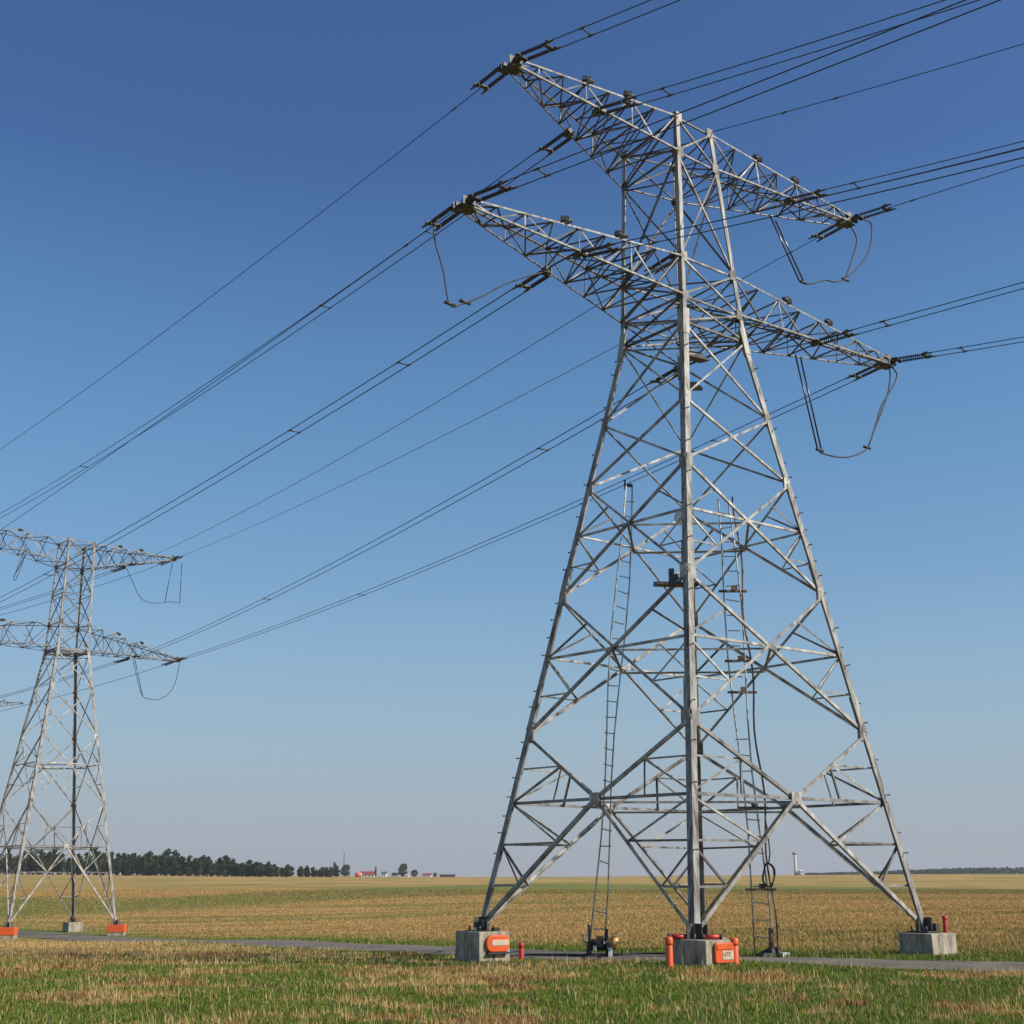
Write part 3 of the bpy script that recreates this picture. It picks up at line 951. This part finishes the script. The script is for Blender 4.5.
# ------------------------------------------------------------------ insulator strings (local +x = towards the span)
def make_insulator(length=.85):
    root = empty("insulator_string")
    for s in (-1, 1):
        prof = []
        n = 11
        mb = MB()
        pts, rs = [], []
        for i in range(n):
            x0 = .2 + (length - .2) * i / n
            st = (length - .2) / n
            pts += [(x0, s * .13, 0), (x0 + st * .35, s * .13, 0), (x0 + st * .5, s * .13, 0), (x0 + st * .95, s * .13, 0)]
            rs += [.016, .018, .052, .02]
        mb.tube(pts, rs, 10); mb.build("insulator", M_INS, root)
    for x, nm in ((.12, 0), (length + .08, 1)):
        mb = MB(); mb.plate((x, 0, 0), (0, 0, 1), (0, 1, 0), .12, .38, .02); mb.box((x, .13, 0), (.1, .05, .08)); mb.box((x, -.13, 0), (.1, .05, .08)); mb.build("yoke_plate", M_DARKSTEEL, root)
    mb = MB(); mb.tube([(-.05, 0, 0), (.12, 0, 0)], .03, 6); mb.box((-.03, 0, 0), (.14, .12, .12)); mb.box((.0, .06, .06), (.2, .1, .1)); mb.build("shackle", M_DARKSTEEL, root)
    for s in (-1, 1):
        mb = MB(); mb.tube([(length + .1, s * .15, 0), (length + .36, s * .17, 0)], [.035, .022], 8); mb.box((length + .17, s * .16, .02), (.1, .06, .07)); mb.build("dead_end_clamp", M_DARKSTEEL, root)
    return root


INS = make_insulator()
INS_LEN = 1.2
ins_used = [False]


def put_insulator(p, d, label, group):
    o = INS if not ins_used[0] else copy_tree(INS)
    ins_used[0] = True
    o.location = tuple(p)
    o.rotation_euler = Vector(d).to_track_quat('X', 'Z').to_euler()
    tag(o, label, "insulator", group)
    return o


def span(p0, p1, sag, twin, label, r=.017, name="power_line", spacers=(), group="power line spans", n=40, sep=.36, up_extra=None):
    p0 = np.array(p0, float); p1 = np.array(p1, float)
    root = empty(name, tuple(p0)); tag(root, label, "power line", group)
    d = p1 - p0; h = np.array([-d[1], d[0], 0]); h /= np.linalg.norm(h)
    f = lambda t: d * t + np.array((0, 0, -4 * sag * t * (1 - t)))
    for s in ((-1, 1) if twin else (0,)):
        mb = MB(); mb.tube([f(i / n) + h * s * sep / 2 for i in range(n + 1)], r, 5); mb.build("wire", M_WIRE, root)
    for t in spacers:
        mb = MB(); q = f(t)
        if twin: mb.tube([q - h * sep / 2, q + h * sep / 2], .02, 6)
        dd = d / np.linalg.norm(d)
        for s in ((-1, 1) if twin else (0,)): mb.tube([q + h * s * sep / 2 - dd * .09, q + h * s * sep / 2 + dd * .08], .023, 6)
        mb.build("spacer", M_DARKSTEEL, root)
    return root


def chord_mid(T, leg, z, tip, f, drop=0.12):
    q = lerp(T.L(leg, z), tip, f); q[2] -= drop
    return q


NEARN = "the near pylon"
armword = dict(UL="upper left arm", UR="upper right arm", LL="lower left arm", LR="lower right arm")
zA1 = dict(UL=19.407, UR=19.407, LL=15.412, LR=15.412)
zA2 = dict(UL=23.53 + ZB2, UR=23.53 + ZB2, LL=17.9 + ZB2, LR=17.9 + ZB2)
F1 = dict(UL=.50, UR=.50, LL=.50, LR=.46)
F2 = dict(UL=.62, UR=.45, LL=.66, LR=.50)
BODY = dict(LR=14.7, UR=17.9)     # these two left spans are tied to the cage itself
legL = dict(UL='L', UR='B', LL='L', LR='B')     # side the left spans leave from
legR = dict(UL='N', UR='R', LL='N', LR='R')     # side the right spans leave from
DR_AZ = math.radians(130.0)
dR = np.array([math.sin(DR_AZ), math.cos(DR_AZ), 0])
slopeR = dict(UL=-.09, ULm=-.14, LL=-.035, LLm=-.135, UR=-.02, URm=-.12, LR=-.095, LRm=.01)
twinL = dict(UL=False, ULm=True, LL=False, LLm=True, UR=False, URm=False, LR=True, LRm=True)
twinR = dict(UL=True, ULm=True, LL=True, LLm=True, UR=False, URm=True, LR=True, LRm=True)
wv1 = np.array([-a1[1], a1[0], 0]); wv2 = np.array([-a2[1], a2[0], 0])
dl2 = np.array([math.sin(math.radians(-65)), math.cos(math.radians(-65)), 0])

for key in ('UL', 'UR', 'LL', 'LR'):
    for mid in ('', 'm'):
        where = ("middle" if mid else "tip")
        whereL = "root" if mid and key in ('UR', 'LR') else where
        # left span towards the second tower
        A = chord_mid(T1, legL[key], zA1[key], tips1[key], F1[key]) if mid else np.array(tips1[key]) + wv1 * .25
        if mid and key in BODY: A = T1.L('B', BODY[key]) + wv1 * .15
        E = chord_mid(T2, legR[key], zA2[key], tips2[key], F2[key]) if mid else np.array(tips2[key]) - wv2 * .25
        d = (E - A) / np.linalg.norm(E - A)
        slen = np.linalg.norm(E - A)
        sag = .25 if key == 'LL' and not mid else .55
        dl = d.copy(); dl[2] -= 4 * sag / slen; dl /= np.linalg.norm(dl)
        de = -d.copy(); de[2] -= 4 * sag / slen; de /= np.linalg.norm(de)
        tw = twinL[key + mid]
        put_insulator(A, dl, f"dark tension insulator pair at the {whereL} of {NEARN}'s {armword[key]}, pulling left", "insulators on the left side of the near pylon")
        put_insulator(E, de, f"small insulator pair at the {where} of the left pylon's {armword[key]}, facing right", "insulators of the second pylon")
        sp = (.09, .2, .62) if (tw and key in ('UL', 'LL')) else ((.1, .55) if tw else (.02,))
        span(A + dl * (INS_LEN if tw else INS_LEN - .26), E + de * (INS_LEN if tw else INS_LEN - .26), sag, tw,
             f"{'twin wires' if tw else 'single wire'} from {whereL} of {NEARN}'s {armword[key]} down to the left pylon", spacers=sp, group="spans between the two pylons", r=.0145 if tw else .0115)
        # right span, climbing out of the picture
        A = chord_mid(T1, legR[key], zA1[key], tips1[key], F1[key]) if mid else np.array(tips1[key]) - wv1 * .25
        m = slopeR[key + mid]
        dr = dR + np.array((0, 0, m)); dr /= np.linalg.norm(dr)
        put_insulator(A, dr, f"dark tension insulator pair at the {where} of {NEARN}'s {armword[key]}, pulling right", "insulators on the right side of the near pylon")
        S = A + dr * (INS_LEN if twinR[key + mid] else INS_LEN - .26)
        Ls = 70.0
        # parabola leaving with slope m and level end
        sag = max(0.0, -m) * Ls / 4
        span(S, S + dR * Ls, sag, twinR[key + mid],
             f"{'twin wires' if twinR[key + mid] else 'single wire'} from {where} of {NEARN}'s {armword[key]} towards the right edge", spacers=(.012,), group="spans leaving to the right", n=60, r=.013)
        # spans beyond the second tower
        if key in ('UR', 'LR') or mid == '':
            A2 = chord_mid(T2, legL[key], zA2[key], tips2[key], F2[key]) if mid else np.array(tips2[key]) + wv2 * .25
            m2 = -.10
            dd = dl2 + np.array((0, 0, -.24 if key in ('UR', 'LR') and not mid else -.16)); dd /= np.linalg.norm(dd)
            put_insulator(A2, dd, f"small insulator pair at the {where} of the left pylon's {armword[key]}, pulling left", "insulators of the second pylon")
            Sx = A2 + dd * INS_LEN
            Ls = 80.0
            span(Sx, Sx + dl2 * Ls, .2 * Ls / 4, mid == 'm', f"wire from {where} of the second pylon's {armword[key]} out of the left edge", group="spans leaving to the left")
# earth wire
q = T1.L('R', 20.409) + np.array((0, 0, .08))
er = span(q, q + dR * 70, .135 * 70 / 4, False, "thin earth wire from the near pylon's top right corner to the right edge", r=.011, spacers=(.03, .05), group="spans leaving to the right", n=60)


# ------------------------------------------------------------------ jumper loops (in the plane of the arms)
def jumper(C, a, pts, label, r=.022, droppers=(), group="jumper loops", weights=()):
    P = [np.array(arm_at(C, a, l, z)) for l, z in pts]
    root = empty("jumper_loop", tuple(P[0])); tag(root, label, "jumper loop", group)
    cp = catmull([tuple(p) for p in P], 6)
    mb = MB(); mb.tube([p - P[0] for p in cp], r, 6); mb.build("wire", M_WIRE, root)
    for (l0, z0, l1, z1) in droppers:
        mb = MB(); mb.tube([np.array(arm_at(C, a, l0, z0)) - P[0], np.array(arm_at(C, a, l1, z1)) - P[0]], .024, 6); mb.build("dropper_rod", M_INS, root)
    for (l, z) in weights:
        mb = MB(); q = np.array(arm_at(C, a, l, z)) - P[0]
        mb.tube([q - (.14 * a[0], .14 * a[1], -.02), q + (.14 * a[0], .14 * a[1], .02)], .04, 8); mb.build("clamp", M_DARKSTEEL, root)
    return root


jumper(C1, a1, [(4.89, 17.85), (5.3, 17.95), (5.88, 18.23), (6.4, 18.33), (7.06, 18.74), (7.96, 19.66), (8.3, 20.52), (8.15, 20.85), (7.3, 20.6)], "jumper loop hung on two rods below the near pylon's upper right arm",
       droppers=((3.62, 19.55, 4.72, 17.88), (3.85, 19.45, 4.95, 17.86)), weights=((4.9, 17.85), (6.83, 18.5)))
jumper(C1, a1, [(7.2, 20.4), (7.45, 20.2), (7.50, 19.9), (7.25, 19.35), (6.83, 18.55)], "short inner jumper wire below the near pylon's upper right arm tip")
jumper(C1, a1, [(5.12, 12.96), (5.23, 12.90), (5.92, 12.93), (6.54, 13.08), (7.25, 13.46), (7.7, 14.2), (8.11, 14.95), (8.66, 15.6), (8.96, 16.08), (8.7, 16.3)], "deep jumper loop hung on two rods below the near pylon's lower right arm",
       droppers=((4.36, 15.55, 5.05, 12.97), (4.58, 15.5, 5.22, 12.94)), weights=((5.14, 12.95), (7.25, 13.46)))
jumper(C1, a1, [(8.6, 16.25), (8.62, 15.95), (8.45, 15.4), (8.2, 14.95), (7.3, 13.5)], "inner jumper wire below the tip of the near pylon's lower right arm")
jumper(C1, a1, [(-7.55, 15.75), (-7.66, 15.45), (-7.6, 15.1), (-7.4, 14.56), (-7.2, 13.79), (-6.8, 13.95), (-6.25, 14.3), (-5.54, 14.82), (-4.4, 15.45)], "dark jumper wire hanging below the near pylon's lower left arm tip", r=.018,
       weights=((-7.2, 13.8), (-6.8, 13.95)))
jumper(C2, a2, [(3.66, 22.3), (4.17, 21.4), (4.78, 20.44), (5.39, 20.17), (6.28, 20.2), (7.0, 20.4), (7.78, 20.4)], "jumper loop below the second pylon's upper right arm", droppers=((7.0, 23.2, 6.64, 20.3), (7.72, 23.3, 7.76, 20.4)))
jumper(C2, a2, [(4.61, 16.1), (4.9, 15.2), (5.46, 13.73), (6.21, 13.5), (6.79, 13.57), (7.49, 14.11), (7.88, 14.98), (8.05, 16.2)], "jumper loop below the second pylon's lower right arm", droppers=((4.75, 16.1, 5.5, 13.7),))
jumper(C2, a2, [(-3.25, 22.5), (-3.6, 21.5), (-3.95, 20.59), (-3.8, 20.5), (-3.3, 22.4)], "narrow hanging jumper below the second pylon's upper left arm", droppers=((-3.43, 22.5, -3.95, 20.59),))


# ------------------------------------------------------------------ grass
def grass_mat(name, c1, c2, c3=None):
    m = bpy.data.materials.new(name); m.use_nodes = True
    nt = m.node_tree; b = nt.nodes["Principled BSDF"]; b.inputs["Roughness"].default_value = .8; b.inputs["Specular IOR Level"].default_value = .15
    g = nt.nodes.new("ShaderNodeNewGeometry")
    rp = nt.nodes.new("ShaderNodeValToRGB")
    rp.color_ramp.elements[0].color = (*c1, 1); rp.color_ramp.elements[1].color = (*c2, 1)
    if c3:
        e = rp.color_ramp.elements.new(.85); e.color = (*c2, 1); rp.color_ramp.elements[2].color = (*c3, 1)
    nt.links.new(g.outputs["Random Per Island"], rp.inputs["Fac"])
    nt.links.new(rp.outputs["Color"], b.inputs["Base Color"])
    tr = nt.nodes.new("ShaderNodeBsdfTranslucent"); nt.links.new(rp.outputs["Color"], tr.inputs["Color"])
    ms = nt.nodes.new("ShaderNodeMixShader"); ms.inputs[0].default_value = .3
    nt.links.new(b.outputs[0], ms.inputs[1]); nt.links.new(tr.outputs[0], ms.inputs[2])
    nt.links.new(ms.outputs[0], nt.nodes["Material Output"].inputs["Surface"])
    return m


M_G = grass_mat("green_grass", (.095, .145, .020), (.20, .265, .042), (.36, .33, .09))
M_OL = grass_mat("olive_grass", (.12, .125, .03), (.27, .245, .07), (.42, .33, .12))
M_D = grass_mat("dry_grass", (.40, .245, .085), (.68, .47, .205), (.80, .63, .35))
M_C = grass_mat("ripe_crop", (.40, .25, .085), (.58, .37, .14), (.70, .49, .22))


def blades(name, x, y, h, w, m, lean=.35, label=None, cat=None):
    n = len(x)
    z = terr(x, y)
    az = rng.uniform(0, 2 * np.pi, n)
    ux, uy = np.cos(az) * w / 2, np.sin(az) * w / 2
    la = rng.uniform(0, 2 * np.pi, n); ll = rng.uniform(0, lean, n) * h
    lx, ly = np.cos(la) * ll - .06 * h, np.sin(la) * ll
    v = np.empty((n, 5, 3))
    v[:, 0] = np.stack([x - ux, y - uy, z - .02], -1)
    v[:, 1] = np.stack([x + ux, y + uy, z - .02], -1)
    v[:, 2] = np.stack([x + ux * .8 + lx * .35, y + uy * .8 + ly * .35, z + h * .55], -1)
    v[:, 3] = np.stack([x - ux * .8 + lx * .35, y - uy * .8 + ly * .35, z + h * .55], -1)
    v[:, 4] = np.stack([x + lx, y + ly, z + h * np.sqrt(np.maximum(.3, 1 - (ll / h) ** 2))], -1)
    base = np.arange(n) * 5
    f = np.stack([base, base + 1, base + 2, base + 3, base + 2, base + 4, base + 3], -1)  # quad + tri, loops in order
    me = bpy.data.meshes.new(name)
    me.vertices.add(n * 5); me.vertices.foreach_set("co", v.astype(np.float32).ravel())
    me.loops.add(n * 7); me.loops.foreach_set("vertex_index", f.astype(np.int32).ravel())
    me.polygons.add(n * 2)
    ls = np.stack([np.arange(n) * 7, np.arange(n) * 7 + 4], -1).ravel()
    me.polygons.foreach_set("loop_start", ls.astype(np.int32))
    me.materials.append(m)
    me.update(calc_edges=True)
    o = bpy.data.objects.new(name, me); COL.objects.link(o)
    tag(o, label, cat, kind="stuff")
    return o


def sample(n, d0, d1, p, amax=34):
    """points in a fan before the camera, density falling with distance"""
    u = rng.random(n)
    e = 2 - p
    D = (d0 ** e + u * (d1 ** e - d0 ** e)) ** (1 / e)
    t = np.tan(np.radians(amax))
    x = rng.uniform(-t, t, n) * D * .8 + rng.normal(0, .2, n)
    return x, D


BLK = [(3.62, 26.42), (-.66, 31.0), (9.17, 30.52), (4.89, 35.62)]


def clear(x, y):
    k = np.ones(len(x), bool)
    ca, sa_ = math.cos(math.pi / 2 - AZ1), math.sin(math.pi / 2 - AZ1)
    for bx_, by_ in BLK:
        lx = (x - bx_) * ca + (y - by_) * sa_; ly = -(x - bx_) * sa_ + (y - by_) * ca
        k &= ~((abs(lx) < .5) & (abs(ly) < .5))
    return k


x, y = sample(640000, 12.5, 75, 1.95)
d, s = path_signed(x, y)
dry = dryness(x, y)
cl = fbm(x * 2.2, y * 2.2, 91, 3)
edge = d > -.35 + .55 * rng.random(len(x)) ** .6
k0 = clear(x, y) & edge & (y < 75)
nearm = k0 & ((s < 0) | (d < 7))
r = rng.random(len(x))
kg = nearm & (r > .05 + dry * .68) & (rng.random(len(x)) < .95)
hg = (.02 + .055 * cl + .03 * rng.random(len(x))) * (1 + .6 * ((s > 0) & (d < 6)))
blades("green_grass", x[kg], y[kg], hg[kg], .007 + .00042 * y[kg], M_G, .5, "short green grass of the meadow beside the path", "grass")
kd = nearm & (r <= .05 + dry * .68) & (rng.random(len(x)) < .8)
hd = .03 + .09 * cl * (.4 + rng.random(len(x))) + .12 * (rng.random(len(x)) ** 7)
blades("dry_grass", x[kd], y[kd], hd[kd], .006 + .00036 * y[kd], M_D, .45, "straw-coloured dry grass tufts among the green meadow", "grass")

# matted brown straw lying in the driest patches
xm, ym = sample(260000, 12.5, 36, 1.9)
dm, sm_ = path_signed(xm, ym)
bm_ = fbm(xm * .75 + 9, ym * 1.3, 301, 3)
km = (dm > .6) & (sm_ < 0) & clear(xm, ym) & (bm_ > .60 + .05 * rng.random(len(xm))) & (dryness(xm, ym) > .25)
blades("matted_straw", xm[km], ym[km], .05 + .5 * (bm_[km] - .6) + .05 * rng.random(km.sum()), .008 + .0004 * ym[km], grass_mat("brown_straw", (.24, .12, .045), (.46, .27, .11), (.66, .45, .22)), .95, "matted brown straw lying in clumps on the meadow", "straw")

# a few tall pale stems standing out of the meadow
xs, ys = sample(2400, 12.5, 32, 1.9)
d_, s_ = path_signed(xs, ys)
ks = (d_ > .4) & (s_ < 0) & clear(xs, ys) & (fbm(xs * .5, ys * .9, 201, 3) > .47)
blades("grass_stems", xs[ks], ys[ks], .10 + .2 * rng.random(ks.sum()) ** 2, np.full(ks.sum(), .009), grass_mat("pale_stems", (.50, .38, .19), (.80, .68, .44)), .45, "tall pale dry stems standing out of the meadow grass", "grass")

x, y = sample(620000, 27, 185, 1.6)
d, s = path_signed(x, y)
dry = dryness(x, y)
cl = fbm(x * .8, y * 1.3, 131, 3)
k0 = (s > 0) & (d > 1.0) & clear(x, y)
r = rng.random(len(x))
kc = k0 & (r < .12 + .88 * dry)
hc = (.06 + .13 * cl * sstep(0, 7, d) + .06 * rng.random(len(x)) + .10 * rng.random(len(x)) ** 6) * (1 - .62 * sstep(38, 95, y))
blades("ripe_crop", x[kc], y[kc], hc[kc], .009 + .00055 * y[kc], M_C, .4, "ripe golden crop covering the wide field beyond the path", "crop")
kg = k0 & (r >= .12 + .88 * dry)
blades("green_crop", x[kg], y[kg], hc[kg] * .75, .009 + .00055 * y[kg], M_OL, .4, "greener strips of grass in the golden field", "grass")

# ------------------------------------------------------------------ far trees
M_LEAF = grass_mat("dark_conifer_leaves", (.030, .050, .018), (.070, .095, .032), (.115, .110, .045))
M_LEAF2 = grass_mat("green_broadleaf", (.042, .066, .018), (.095, .12, .034), (.15, .135, .048))


def crown_mesh(h, w, n, shape, seed, leaf):
    r_ = random.Random(seed)
    mb = MB()
    lobes = []
    for _ in range(9):
        t = r_.random()
        rad = shape(t) * w / 2
        a = r_.uniform(0, 6.28)
        lobes.append((math.cos(a) * rad * .6, math.sin(a) * rad * .6, h * (.12 + .83 * t), w * r_.uniform(.16, .32)))
    for _ in range(n):
        if r_.random() < .55:
            lx, ly, lz, lr = lobes[r_.randrange(len(lobes))]
            v = Vector((r_.gauss(0, 1), r_.gauss(0, 1), r_.gauss(0, .8))).normalized() * lr * r_.uniform(.6, 1.1)
            c = Vector((lx, ly, lz)) + v
        else:
            t = r_.random() ** .9; rad = shape(t) * w / 2 * math.sqrt(r_.random()); a = r_.uniform(0, 6.28)
            c = Vector((math.cos(a) * rad, math.sin(a) * rad, h * (.1 + .9 * t)))
        q = Vector((r_.gauss(0, 1), r_.gauss(0, 1), r_.gauss(0, 1))).normalized()
        u = q.orthogonal().normalized(); v2 = q.cross(u); s = leaf * r_.uniform(.6, 1.3)
        mb.add([c - u * s, c + v2 * s * .7, c + u * s, c - v2 * s * .7], [(0, 1, 2, 3)])
    return mb


def tree_proto(h, w, n, shape, seed, leaf, m, label, name="tree"):
    root = empty(name)
    tb = MB(); tb.tube([(0, 0, -.3), (.05, 0, h * .3), (0, .05, h * .85)], [h * .022, h * .016, h * .004], 6)
    r_ = random.Random(seed + 5)
    for _ in range(5):
        z0 = h * r_.uniform(.25, .6); a = r_.uniform(0, 6.28); tb.tube([(0, 0, z0), (math.cos(a) * w * .3, math.sin(a) * w * .3, z0 + h * .14)], [h * .008, h * .003], 5)
    tb.build("trunk", M_BARK, root)
    crown_mesh(h, w, n, shape, seed, leaf).build("crown", m, root)
    return root


conif = lambda t: (1 - t) ** .75 * (.75 + .25 * math.sin(t * 22)) * min(1, t * 7 + .3)
roundt = lambda t: math.sqrt(max(0, 1 - (2 * t - 1) ** 2))
tall = lambda t: math.sqrt(max(0, 1 - (2 * t - 1) ** 2)) * (.8 + .2 * math.sin(t * 15))
protos = [tree_proto(10, 4.6, 520, conif, 1, .55, M_LEAF, "x", "conifer_tree"), tree_proto(9, 5.2, 560, tall, 2, .6, M_LEAF2, "x"), tree_proto(11, 5.0, 560, tall, 3, .55, M_LEAF, "x"),
          tree_proto(8, 5.5, 520, roundt, 4, .6, M_LEAF2, "x"), tree_proto(12, 4.2, 520, conif, 5, .5, M_LEAF, "x", "conifer_tree")]
used = [False] * 5
tl = random.Random(3)


def place_tree(x, y, s, k, label, group, sx=1.0):
    o = protos[k] if not used[k] else copy_tree(protos[k])
    used[k] = True
    o.location = (x, y, float(terr(x, y)))
    o.scale = (s * sx, s * sx, s)
    o.rotation_euler = (0, 0, tl.uniform(0, 6.28))
    tag(o, label, "tree", group)


kinds_lbl = {0: "dark pointed conifer among the tree line along the left horizon", 1: "greener broadleaf tree among the tree line along the left horizon", 2: "tall dark leafy tree among the tree line along the left horizon",
             3: "low rounded tree among the tree line along the left horizon", 4: "slim tall conifer among the tree line along the left horizon"}
for row, (y0, off) in enumerate(((600, 0), (612, 1.8), (624, .9))):
    xx = -330 + off
    while xx < -80:
        # height falls towards the right end of the wood
        px = 512 + xx / (y0) * 1366
        if 288 < px < 297: xx += 2; continue
        base = 1.12 - .60 * sstep(-150, -80, xx) if row < 2 else 1.18 - .66 * sstep(-160, -90, xx)
        k = tl.choice([0, 0, 1, 2, 2, 3, 4])
        s = float(base) * tl.uniform(.56, .92)
        if row == 0: s *= .88
        place_tree(xx, y0 + tl.uniform(-4, 4), s, k, kinds_lbl[k], "trees of the left tree line", 1.05 + .6 * float(sstep(-170, -90, xx)))
        xx += tl.uniform(2.2, 3.4)


def at_px(px, D): return (px - 512) / 1366 * D


def single(px, D, hpx, wpx, k, label):
    H0 = [10, 9, 11, 8, 12][k]; W0 = [4.6, 5.2, 5.0, 5.5, 4.2][k]
    s = hpx * D / 1366 / H0
    place_tree(at_px(px, D), D, s, k, label, "trees around the farm", (wpx * D / 1366 / W0) / s)


single(402.5, 880, 12, 10, 3, "round dark tree standing alone right of the red-roofed barn")
single(375.5, 885, 10, 3.2, 4, "narrow dark cypress-like tree beside the red-roofed barn's right end")
single(345, 860, 11, 10, 3, "bushy tree at the foot of the distant mast")
single(334, 870, 14, 5, 2, "tall dark tree just left of the distant mast")
single(414, 890, 6.5, 8, 3, "low bush between the round tree and small red house")
single(395, 890, 4, 7, 3, "low hedge-like bush left of the lone round tree")
single(435, 890, 4, 4, 3, "tiny bush right of the small red-roofed house")


def house(px0, px1, D, hw_px, hr_px, m_wall, m_roof, label, windows=3, depth=9):
    x0, x1 = at_px(px0, D), at_px(px1, D); w = x1 - x0; xc = (x0 + x1) / 2
    root = empty("farm_building", (xc, D, float(terr(xc, D)) - .2)); tag(root, label, "building", "farm buildings on the horizon")
    h = hw_px * D / 1366; hr = hr_px * D / 1366
    mb = MB(); mb.box((0, 0, h / 2), (w, depth, h)); mb.build("wall", m_wall, root)
    mb = MB(); e = .4
    mb.add([(-w / 2 - e, -depth / 2 - e, h), (w / 2 + e, -depth / 2 - e, h), (w / 2 + e, depth / 2 + e, h), (-w / 2 - e, depth / 2 + e, h), (-w / 2 - e, 0, h + hr), (w / 2 + e, 0, h + hr)],
           [(0, 1, 5, 4), (2, 3, 4, 5), (0, 4, 3), (1, 2, 5), (3, 2, 1, 0)]); mb.build("roof", m_roof, root)
    for i in range(windows):
        mb = MB(); mb.box((-w / 2 + w * (i + .5) / windows, -depth / 2 - .03, h * .55), (w / windows * .35, .08, h * .4)); mb.build("window", M_WINDOW, root)
    return root


house(361, 375, 900, 3.0, 2.8, M_WHITE, M_ROOFRED, "long red-roofed barn on the horizon left of the lone round tree", 4)
house(382, 386.5, 905, 4.0, 1.5, M_WHITE, M_DARKWALL, "small white house on the horizon right of the barn", 2)
house(423, 431, 905, 2.5, 1.6, M_WHITE, M_ROOFRED, "small house with red roof right of the lone tree", 2)
house(440, 455, 905, 2.2, .8, M_DARKWALL, M_DARKWALL, "low long dark shed at the right end of the farm", 0)
house(389, 398, 880, 1.1, .5, M_WHITE, M_WHITE, "low white greenhouse-like shed before the farm", 0)
house(405.5, 409, 880, 2.2, .8, M_WHITE, M_WHITE, "tiny white hut at the lone round tree's right foot", 0)
house(472, 476, 900, .8, .5, M_WHITE, M_WHITE, "tiny white speck of a hut far right of the farm", 0)
house(799.5, 803.5, 1000, 4.0, 1.2, M_WHITE, M_WHITE, "small white building beside the distant white tower", 0)
# red tank with a white end
xc = at_px(358.5, 890); r = empty("red_tank", (xc, 890, float(terr(xc, 890)))); tag(r, "orange-red storage tank with a white end left of the barn", "tank")
mb = MB(); mb.tube([(-2.2, 0, 1.3), (1.2, 0, 1.3)], 1.35, 14); mb.build("body", M_ORANGE, r)
mb = MB(); mb.tube([(1.2, 0, 1.3), (2.0, 0, 1.3)], 1.3, 14); mb.build("end_cap", M_WHITE, r)
# mast
xc = at_px(343.4, 890); r = empty("radio_mast", (xc, 890, float(terr(xc, 890)))); tag(r, "thin grey radio mast rising above the end of the tree line", "mast")
mb = MB(); Hm = 16.2
for a in range(3):
    c0 = np.array((math.cos(a * 2.094) * .7, math.sin(a * 2.094) * .7, 0)); c1 = c0 * .35 + (0, 0, Hm)
    mb.tube([c0, c1], .06, 5)
    d0 = np.array((math.cos((a + 1) * 2.094) * .7, math.sin((a + 1) * 2.094) * .7, 0)); d1 = d0 * .35 + (0, 0, Hm)
    for i in range(10): mb.tube([lerp(c0, c1, i / 10), lerp(d0, d1, (i + 1) / 10)], .035, 4)
mb.build("lattice", M_DARKSTEEL, r)
mb = MB(); mb.box((0, 0, 11.5), (1.0, .3, .5)); mb.tube([(0, 0, Hm - .2), (0, 0, Hm + 1.5)], .05, 5); mb.build("antenna", M_WHITE, r)
# white tower far right
D = 1000; xc = at_px(796, D); r = empty("water_tower", (xc, D, float(terr(xc, D)))); tag(r, "slim white tower with reddish flared head on the right horizon", "tower")
mb = MB(); mb.lathe([(1.35, 0), (1.15, 4), (1.05, 13.5), (1.1, 14.2)], sides=20); mb.build("shaft", M_WHITE, r)
mb = MB(); mb.lathe([(1.1, 14.2), (1.9, 15.2), (1.9, 15.8), (1.2, 16.2)], sides=20); mb.build("head", mat("faded_red_paint", (.46, .30, .26), .7), r)

# distant forest ridge to the right: one mass of crowns
fr = random.Random(9)
mb = MB()
for row in range(3):
    px = 800.0
    while px < 1180:
        D = 1500 + row * 14 + fr.uniform(-8, 8)
        hh = (2.2 + 5.0 * float(sstep(800, 1010, px))) * D / 1366 * fr.uniform(.7, 1.15)
        if px < 860 and fr.random() < .25: px += 1.5; continue
        xx = at_px(px, D); zz = float(terr(xx, D))
        for _ in range(26):
            c = Vector((xx + fr.gauss(0, 2.4), D + fr.gauss(0, 2), zz + hh * (fr.random() ** .6)))
            q = Vector((fr.gauss(0, 1), fr.gauss(0, 1), fr.gauss(0, 1))).normalized(); u = q.orthogonal().normalized(); v2 = q.cross(u); s = fr.uniform(.7, 1.5)
            mb.add([c - u * s, c + v2 * s, c + u * s, c - v2 * s], [(0, 1, 2, 3)])
        px += fr.uniform(2.2, 3.6)
tag(mb.build("distant_forest", M_LEAF), "hazy blue-grey wood along the right horizon", "forest", kind="stuff")

# ------------------------------------------------------------------ haze
HZ = True
if HZ:
    mb = MB(); mb.box((0, 1150, 12.75), (5600, 3100, 31.5))
    hz = bpy.data.materials.new("haze_air"); hz.use_nodes = True
    nt = hz.node_tree; nt.nodes.remove(nt.nodes["Principled BSDF"])
    pv_ = nt.nodes.new("ShaderNodeVolumePrincipled")
    pv_.inputs["Color"].default_value = (.86, .90, .96, 1); pv_.inputs["Density"].default_value = .00014; pv_.inputs["Anisotropy"].default_value = .2
    nt.links.new(pv_.outputs[0], nt.nodes["Material Output"].inputs["Volume"])
    haze = mb.build("haze", hz)
    tag(haze, kind="stuff")
